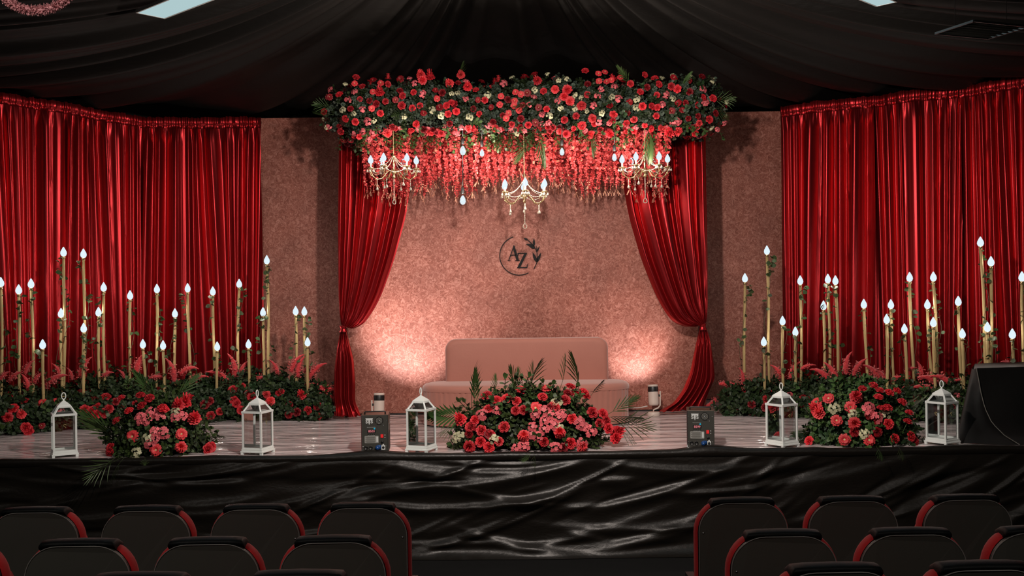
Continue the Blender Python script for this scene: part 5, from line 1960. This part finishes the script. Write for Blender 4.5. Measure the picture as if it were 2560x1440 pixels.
rbed = bed(RB, 'low dark green flower bed with red amaranth spikes, black speaker side', Rs, Rf, 2.5, (True, False), .78)


# ================================================================ gold bulb poles twined with ivy
IVY = []
for s_ in (1, 2, 3, 4):
    r = random.Random(s_)
    mb = MB(); mb.v.append((0, 0, 0)); leaf_on(mb, 0, (1, 0, .2), .052, .024, .3)
    IVY.append(mb.mesh('ivy_leaf', MT['leaf3']))
FOLL = []
def pole(px, py, bx_, path, label, group, back, dense):
    u = path.u_of_px(bx_)
    x, y, nx_, ny_ = (float(q) for q in path.at(u))
    Y = y - ny_ * back
    top = P(px, py, Y); bot = P(bx_, 930, Y)
    lean = (top.x - bot.x) / max(.1, top.z - bot.z)
    H = top.z - .05
    foot = Vector((top.x - lean * H, Y, .0))
    t = thing('bulb_pole', label, 'lamp pole', tuple(foot), 0, group)
    def at(z):
        return Vector((lean * z + .006 * math.sin(z * 5 + px), 0, z))
    mb = MB()
    zs_ = np.linspace(0, H - .012, 9)
    mb.tube([at(z) for z in zs_], [.0152 + .0012 * math.sin(i * 2.1) for i in range(9)], 8)
    ob('cane', mb.mesh('cane', MT['gold']), t)
    mb = MB(); mb.lathe([(.013, -.014), (.019, -.010), (.019, .010), (.013, .016), (0, .016)], 10)
    ob('bulb_holder', mb.mesh('bulb_holder', MT['brass']), t, at(H))
    ob('bulb', FLAME, t, at(H) + Vector((0, 0, .012)), sc=(1.5, 1.5, 1.22))
    r = random.Random(px * 7 + py)
    # ivy vine winding up the cane
    a0 = r.uniform(0, 6.28); turns = r.uniform(3.5, 6.)
    z0_ = .30
    n = int((H - z0_) / .035) + 3
    pts = []
    for i in range(n):
        z = z0_ + (H - .02 - z0_) * i / (n - 1)
        a = a0 + turns * (z - z0_)
        rad = .022 + .024 * abs(math.sin(z * 9 + a0))
        pts.append(at(z) + Vector((rad * math.cos(a), rad * math.sin(a), 0)))
    mb = MB(); mb.tube(pts, .0022, 4)
    vine = ob('ivy_vine', mb.mesh('ivy_vine', MT['stem']), t)
    m = max(5, int((H - z0_) / .026 * dense))
    for i in range(m):
        p = pts[min(n - 1, int(r.random() ** .9 * n))] if i > 2 else pts[-1 - i]
        a = r.random() * 6.28
        d = Vector((math.cos(a), -abs(math.sin(a)) * .6, r.uniform(-.5, .5)))
        q = d.to_track_quat('X', 'Z') @ Quaternion((1, 0, 0), r.uniform(-1.2, 1.2))
        ob('ivy_leaf', r.choice(IVY), vine, p, q, r.uniform(.7, 1.25))
    lamp('bulb_glow', 'POINT', foot + at(H) + Vector((0, -.01, .075)), 2.4, (1.0, .88, .78), shadow_soft_size=.028)
    return t


POLES_L = [(3, 708, 4), (46, 726, 49), (79, 711, 83), (160, 632, 161), (210, 636, 211), (258, 720, 261), (152, 785, 155), (246, 782, 248), (209, 822, 209), (108, 863, 108), (326, 740, 323), (392, 724, 392), (470, 722, 474), (436, 785, 437),
           (358, 862, 362), (408, 865, 409), (533, 730, 535), (597, 711, 594), (543, 868, 543), (622, 862, 622), (668, 652, 672), (659, 782, 659), (739, 779, 741), (761, 780, 764), (769, 857, 770)]
POLES_R = [(1861, 697, 1861), (1918, 628, 1923), (1956, 804, 1958), (1910, 856, 1910), (1988, 831, 1990), (2002, 703, 2003), (2058, 766, 2063), (2071, 699, 2075), (2089, 703, 2097), (2161, 762, 2167), (2216, 800, 2218), (2226, 763, 2234), (2260, 824, 2267),
           (2274, 695, 2283), (2319, 763, 2328), (2334, 694, 2345), (2333, 808, 2338), (2395, 755, 2403), (2405, 836, 2408), (2452, 607, 2466), (2479, 656, 2477), (2470, 820, 2471), (2532, 837, 2534), (2556, 694, 2557)]
ORD = ['first', 'second', 'third', 'fourth', 'fifth', 'sixth', 'seventh', 'eighth', 'ninth', 'tenth', 'eleventh', 'twelfth', 'thirteenth', 'fourteenth', 'fifteenth', 'sixteenth', 'seventeenth', 'eighteenth', 'nineteenth',
       'twentieth', 'twenty-first', 'twenty-second', 'twenty-third', 'twenty-fourth', 'twenty-fifth']
def size_word(py):
    return 'very tall' if py < 665 else 'tall' if py < 745 else 'medium' if py < 815 else 'short'
for k, (px, py, bx_) in enumerate(sorted(POLES_L, reverse=True)):
    pole(px, py, bx_, LB, f'{size_word(py)} ivy twined gold bulb pole, {ORD[k]} outward from the tied drape, garland side bed', 'gold bulb poles in the garland side bed', .24 if py < 800 else .12, .62)
for k, (px, py, bx_) in enumerate(sorted(POLES_R)):
    pole(px, py, bx_, RB, f'{size_word(py)} ivy twined gold bulb pole, {ORD[k]} outward from the tied drape, speaker side bed', 'gold bulb poles in the speaker side bed', .24 if py < 800 else .12, .5)


# ================================================================ front arrangements
def arrangement(cpx, cpy, Yc, rx, ry, h, label, flowers, fronds, nsprig, nfoil):
    c = on_deck(cpx, cpy); c.y = Yc; c.x = P(cpx, cpy, Yc).x; c.z = .003
    t = thing('flower_arrangement', label, 'flower arrangement', tuple(c), 0, 'flower arrangements along the stage edge')
    def surf(a, b, k=1.):
        """a: azimuth with 0 towards the front, b: elevation"""
        n = Vector((math.sin(a) * math.cos(b), -math.cos(a) * math.cos(b), math.sin(b)))
        return Vector((n.x * rx * k, n.y * ry * k, max(.0, n.z * h * k))), Vector((n.x / rx, n.y / ry, n.z / h)).normalized()
    def at_px(px, py):
        x, z = ray(px, py)
        d = Vector((x, 1, z)); o = Vector((0, 0, HC)) - c
        A = (d.x / rx) ** 2 + (d.y / ry) ** 2 + (d.z / h) ** 2
        B = 2 * (o.x * d.x / rx ** 2 + o.y * d.y / ry ** 2 + o.z * d.z / h ** 2)
        C_ = (o.x / rx) ** 2 + (o.y / ry) ** 2 + (o.z / h) ** 2 - 1
        D_ = B * B - 4 * A * C_
        s = (-B - math.sqrt(D_)) / (2 * A) if D_ > 0 else -B / (2 * A)
        p = o + d * s
        p = p - d.normalized() * .075
        p.z = max(p.z, .03)
        return p, Vector((p.x / rx ** 2, p.y / ry ** 2, p.z / h ** 2)).normalized()
    mb = MB(); mb.lathe([(.55, .0), (.55, .22), (.44, .44), (.25, .58), (0, .64)], 14)
    me = mb.mesh('foam_shade_core', MT['foam']); me.transform(Matrix.Diagonal((rx, ry, h, 1)))
    ob('foam_shade_core', me, t)  # dark core stands in for the shade deep in the arrangement
    items = []
    for k in range(nfoil):
        a, b = random.uniform(-1.9, 1.9), random.uniform(0, 1.5)
        p, nr = surf(a, b, random.uniform(.5, .70))
        d = nr + Vector((random.gauss(0, .4), random.gauss(0, .4), random.gauss(.1, .4)))
        items.append((random.choice((0, 0, 1)), p, to_dir(d, rd() * 6.28), random.uniform(.55, .9)))
    scatter_stuff('foliage', [SPRIG[1], RUSC[0]], [MT['leaf'], MT['palm']], t, items)
    for k in range(nsprig):
        a, b = random.uniform(-1.7, 1.7), random.uniform(-.05, 1.45)
        p, nr = surf(a, max(b, .02), .64)
        if b < .12:
            p.z += .03
        d = nr + Vector((random.gauss(0, .35), random.gauss(0, .3), random.gauss(.15, .3)))
        d.z = max(d.z, .02)
        pr = random.choice((SPRIG[0], SPRIG[2], RUSC[0], RUSC[1], EUC[0]))
        ob(pr.name.split('.')[0], pr, t, p, to_dir(d, rd() * 6.28), random.uniform(.5, .85))
    for k in range(26):
        a, b = random.uniform(-1.5, 1.5), random.uniform(.5, 1.5)
        p, nr = surf(a, b, .7)
        ob('ruscus_sprig', random.choice(RUSC), t, p, to_dir(nr + Vector((random.gauss(0, .3), random.gauss(0, .2), .5)), rd() * 6.28), random.uniform(.7, 1.1) * (1. if rx > .7 else .62))
    for kind, px, py in flowers:
        p, nr = at_px(px, py)
        pr, nm, s0, s1 = dict(r=(ROSE, 'rose', .78, .96), b=(BUD, 'rose_bud', .9, 1.1), k=(DROSE, 'rose', .8, .95), d=(DAHL, 'dahlia', .95, 1.1), g=(GERB, 'gerbera', .95, 1.12), p=(PINK, 'pink_blossom', .85, 1.15), w=(IVORY, 'ivory', 1.1, 1.5))[kind]
        if kind == 'b':
            p = p + (-(p + c - Vector((0, 0, HC)))).normalized() * .06
        dirn = nr + Vector((0, -.25, .15)) if kind != 'b' else Vector((nr.x * .7, -.45, .9))
        s = random.uniform(s0, s1)
        o = put(nm, pr, t, p, dirn, s, .12)
        # its stem runs back into the heart of the arrangement
        if kind in 'bgdr':
            q = Vector((p.x * .35, p.y * .3 + .02, p.z * .25))
            v = o.rotation_quaternion @ Vector((0, 0, -.3))
            mb = MB(); mb.tube([p + v * .05, p + v * .30, q], .0035, 4)
            ob('flower_stem', mb.mesh('flower_stem', MT['palm']), t)
    for (tx, ty), (bx_, by_), w in fronds:
        Yf = Yc + w
        a, b = P(bx_, by_, Yf) - c, P(tx, ty, Yf - .06) - c
        d = b - a
        q = d.to_track_quat('Z', 'Y')
        o = ob('palm_frond', random.choice(THIN if d.z < -.02 else FROND if d.z < .12 else BLADE), t, a, q @ Quaternion((0, 0, 1), random.choice((0, PI, PI / 2, -.6))), d.length / .42)
    return t


z6 = lambda x, y: (1050 + x / 4, 820 + y / 4)
fl = [('r', *z6(*q)) for q in ((665, 675), (765, 720), (680, 810), (865, 705), (965, 730), (1010, 620), (1505, 585), (1550, 655), (1450, 720), (1660, 685), (1345, 780), (1035, 820), (955, 825), (1520, 905), (1725, 845), (1830, 855), (1795, 955), (1865, 925), (550, 920), (615, 1025), (500, 990), (705, 1070),
                               (690, 1195), (605, 1140), (790, 1135), (840, 990), (1240, 1140), (1505, 1155), (1885, 1005), (1640, 640))]
fl += [('k', *z6(*q)) for q in ((490, 1060), (520, 985), (1480, 655), (1300, 800), (1430, 1200), (690, 1060))]
fl += [('b', *z6(*q)) for q in ((1225, 690),)] + [('g', *z6(1155, 800)), ('g', *z6(1265, 605))]
fl += [('d', *z6(*q)) for q in ((1395, 1045), (495, 1185), (410, 920), (1965, 1040), (1945, 1105), (1620, 1235), (1040, 1080))]
fl += [('p', *z6(*q)) for q in ((1155, 870), (1335, 965), (1425, 860), (1300, 870), (1130, 990), (1245, 1010), (1245, 925), (1610, 970), (1710, 1030), (780, 820), (630, 870), (960, 1225), (1040, 1190), (1620, 1150), (1360, 1230), (1240, 830), (1120, 1060), (1380, 900), (1180, 1090), (1590, 930), (1660, 1000))]
fl += [('w', *z6(*q)) for q in ((370, 1105), (400, 1080), (740, 1110), (1370, 750), (1390, 985))]
fr = [(z6(*a), z6(*b), w) for a, b, w in (((870, 410), (1010, 690), .05), ((1140, 330), (1090, 680), .08), ((1180, 420), (1080, 660), .02), ((1550, 310), (1590, 640), .1), ((1510, 350), (1400, 600), .12), ((500, 430), (520, 800), .12), ((600, 530), (560, 800), .08), ((545, 470), (540, 790), .1),
                                          ((120, 755), (480, 790), .15), ((150, 870), (480, 880), .05), ((250, 980), (500, 930), .0), ((2130, 720), (1850, 880), .15), ((2250, 1000), (1900, 930), .06), ((2230, 1110), (1920, 980), .0), ((2140, 850), (1850, 900), .1), ((1800, 540), (1700, 690), .1), ((960, 450), (1000, 620), .1), ((770, 510), (740, 660), .1), ((1060, 1350), (1110, 1240), -.58), ((1180, 1350), (1130, 1240), -.58), ((1010, 1310), (1110, 1245), -.56))]
arrangement(1325, 1082, 8.70, .80, .36, .50, 'largest flower arrangement, roses and pink blossoms with palm fronds before the settee', fl, fr, 150, 900)

fl = [('b', *z1(*q)) for q in ((1215, 545), (1405, 515), (1495, 545), (1290, 670), (1420, 620), (1170, 770), (1625, 640), (1640, 660))]
fl += [('d', *z1(*q)) for q in ((1780, 620), (1940, 750), (1810, 1030), (1850, 600))] + [('g', *z1(*q)) for q in ((1325, 925), (1815, 900), (1560, 1060))]
fl += [('p', *z1(*q)) for q in ((1590, 720), (1515, 690), (1405, 745), (1555, 880), (1630, 890), (1500, 1000), (1460, 755), (1820, 720), (1760, 740), (1540, 950))] + [('r', *z1(*q)) for q in ((1105, 1040), (2110, 1030), (2080, 1050), (1100, 1090))] + [('w', *z1(*q)) for q in ((1760, 680), (1370, 1130), (1480, 945))]
fr = [(z1(*a), z1(*b), w) for a, b, w in (((880, 690), (1260, 1000), .1), ((930, 800), (1280, 990), .03), ((820, 680), (1180, 960), .14), ((1390, 330), (1600, 600), .1), ((1900, 350), (1720, 600), .12), ((1520, 420), (1600, 640), .1), ((930, 1300), (1190, 1110), -.54), ((1010, 1290), (1230, 1120), -.55), ((1070, 1300), (1250, 1130), -.54),
                                          ((2150, 720), (1960, 860), .06), ((2190, 890), (1980, 960), .0), ((1450, 1220), (1450, 1130), -.53))]
arrangement(405, 1105, 8.66, .46, .34, .47, 'flower arrangement with upright coral buds and two gerberas, between two lanterns', fl, fr, 90, 620)

fl = [('b', *z5(*q)) for q in ((945, 450), (1055, 420), (1120, 470), (1105, 535), (1210, 490), (1290, 470), (1340, 585), (1195, 640), (1130, 645), (1410, 690), (1395, 780))]
fl += [('g', *z5(*q)) for q in ((605, 545), (825, 630), (685, 765), (485, 590), (765, 955), (1010, 960))] + [('d', *z5(*q)) for q in ((880, 535), (865, 795), (510, 700), (490, 660))]
fl += [('r', *z5(*q)) for q in ((1205, 800), (1270, 945), (1470, 1030), (1430, 925), (410, 985))] + [('k', *z5(*q)) for q in ((1015, 715), (1095, 880), (865, 880), (1100, 770))] + [('p', *z5(*q)) for q in ((1005, 640), (1000, 670), (1080, 740))] + [('w', *z5(*q)) for q in ((840, 700), (960, 890), (660, 640), (1180, 690))]
fr = [(z5(*a), z5(*b), w) for a, b, w in (((340, 800), (660, 900), .06), ((380, 900), (650, 920), .0), ((420, 760), (660, 880), .1), ((740, 330), (760, 600), .12), ((1320, 330), (1250, 480), .14), ((1580, 660), (1250, 690), .1), ((1620, 800), (1280, 720), .1), ((1500, 630), (1250, 660), .12), ((720, 480), (790, 700), .1), ((560, 1050), (690, 930), -.1),
                                          ((1150, 1110), (1080, 1020), -.54), ((1360, 1110), (1300, 1020), -.54))]
arrangement(2150, 1085, 8.66, .50, .34, .55, 'flower arrangement with gerberas and coral buds, between the two lanterns near the black speaker', fl, fr, 100, 680)
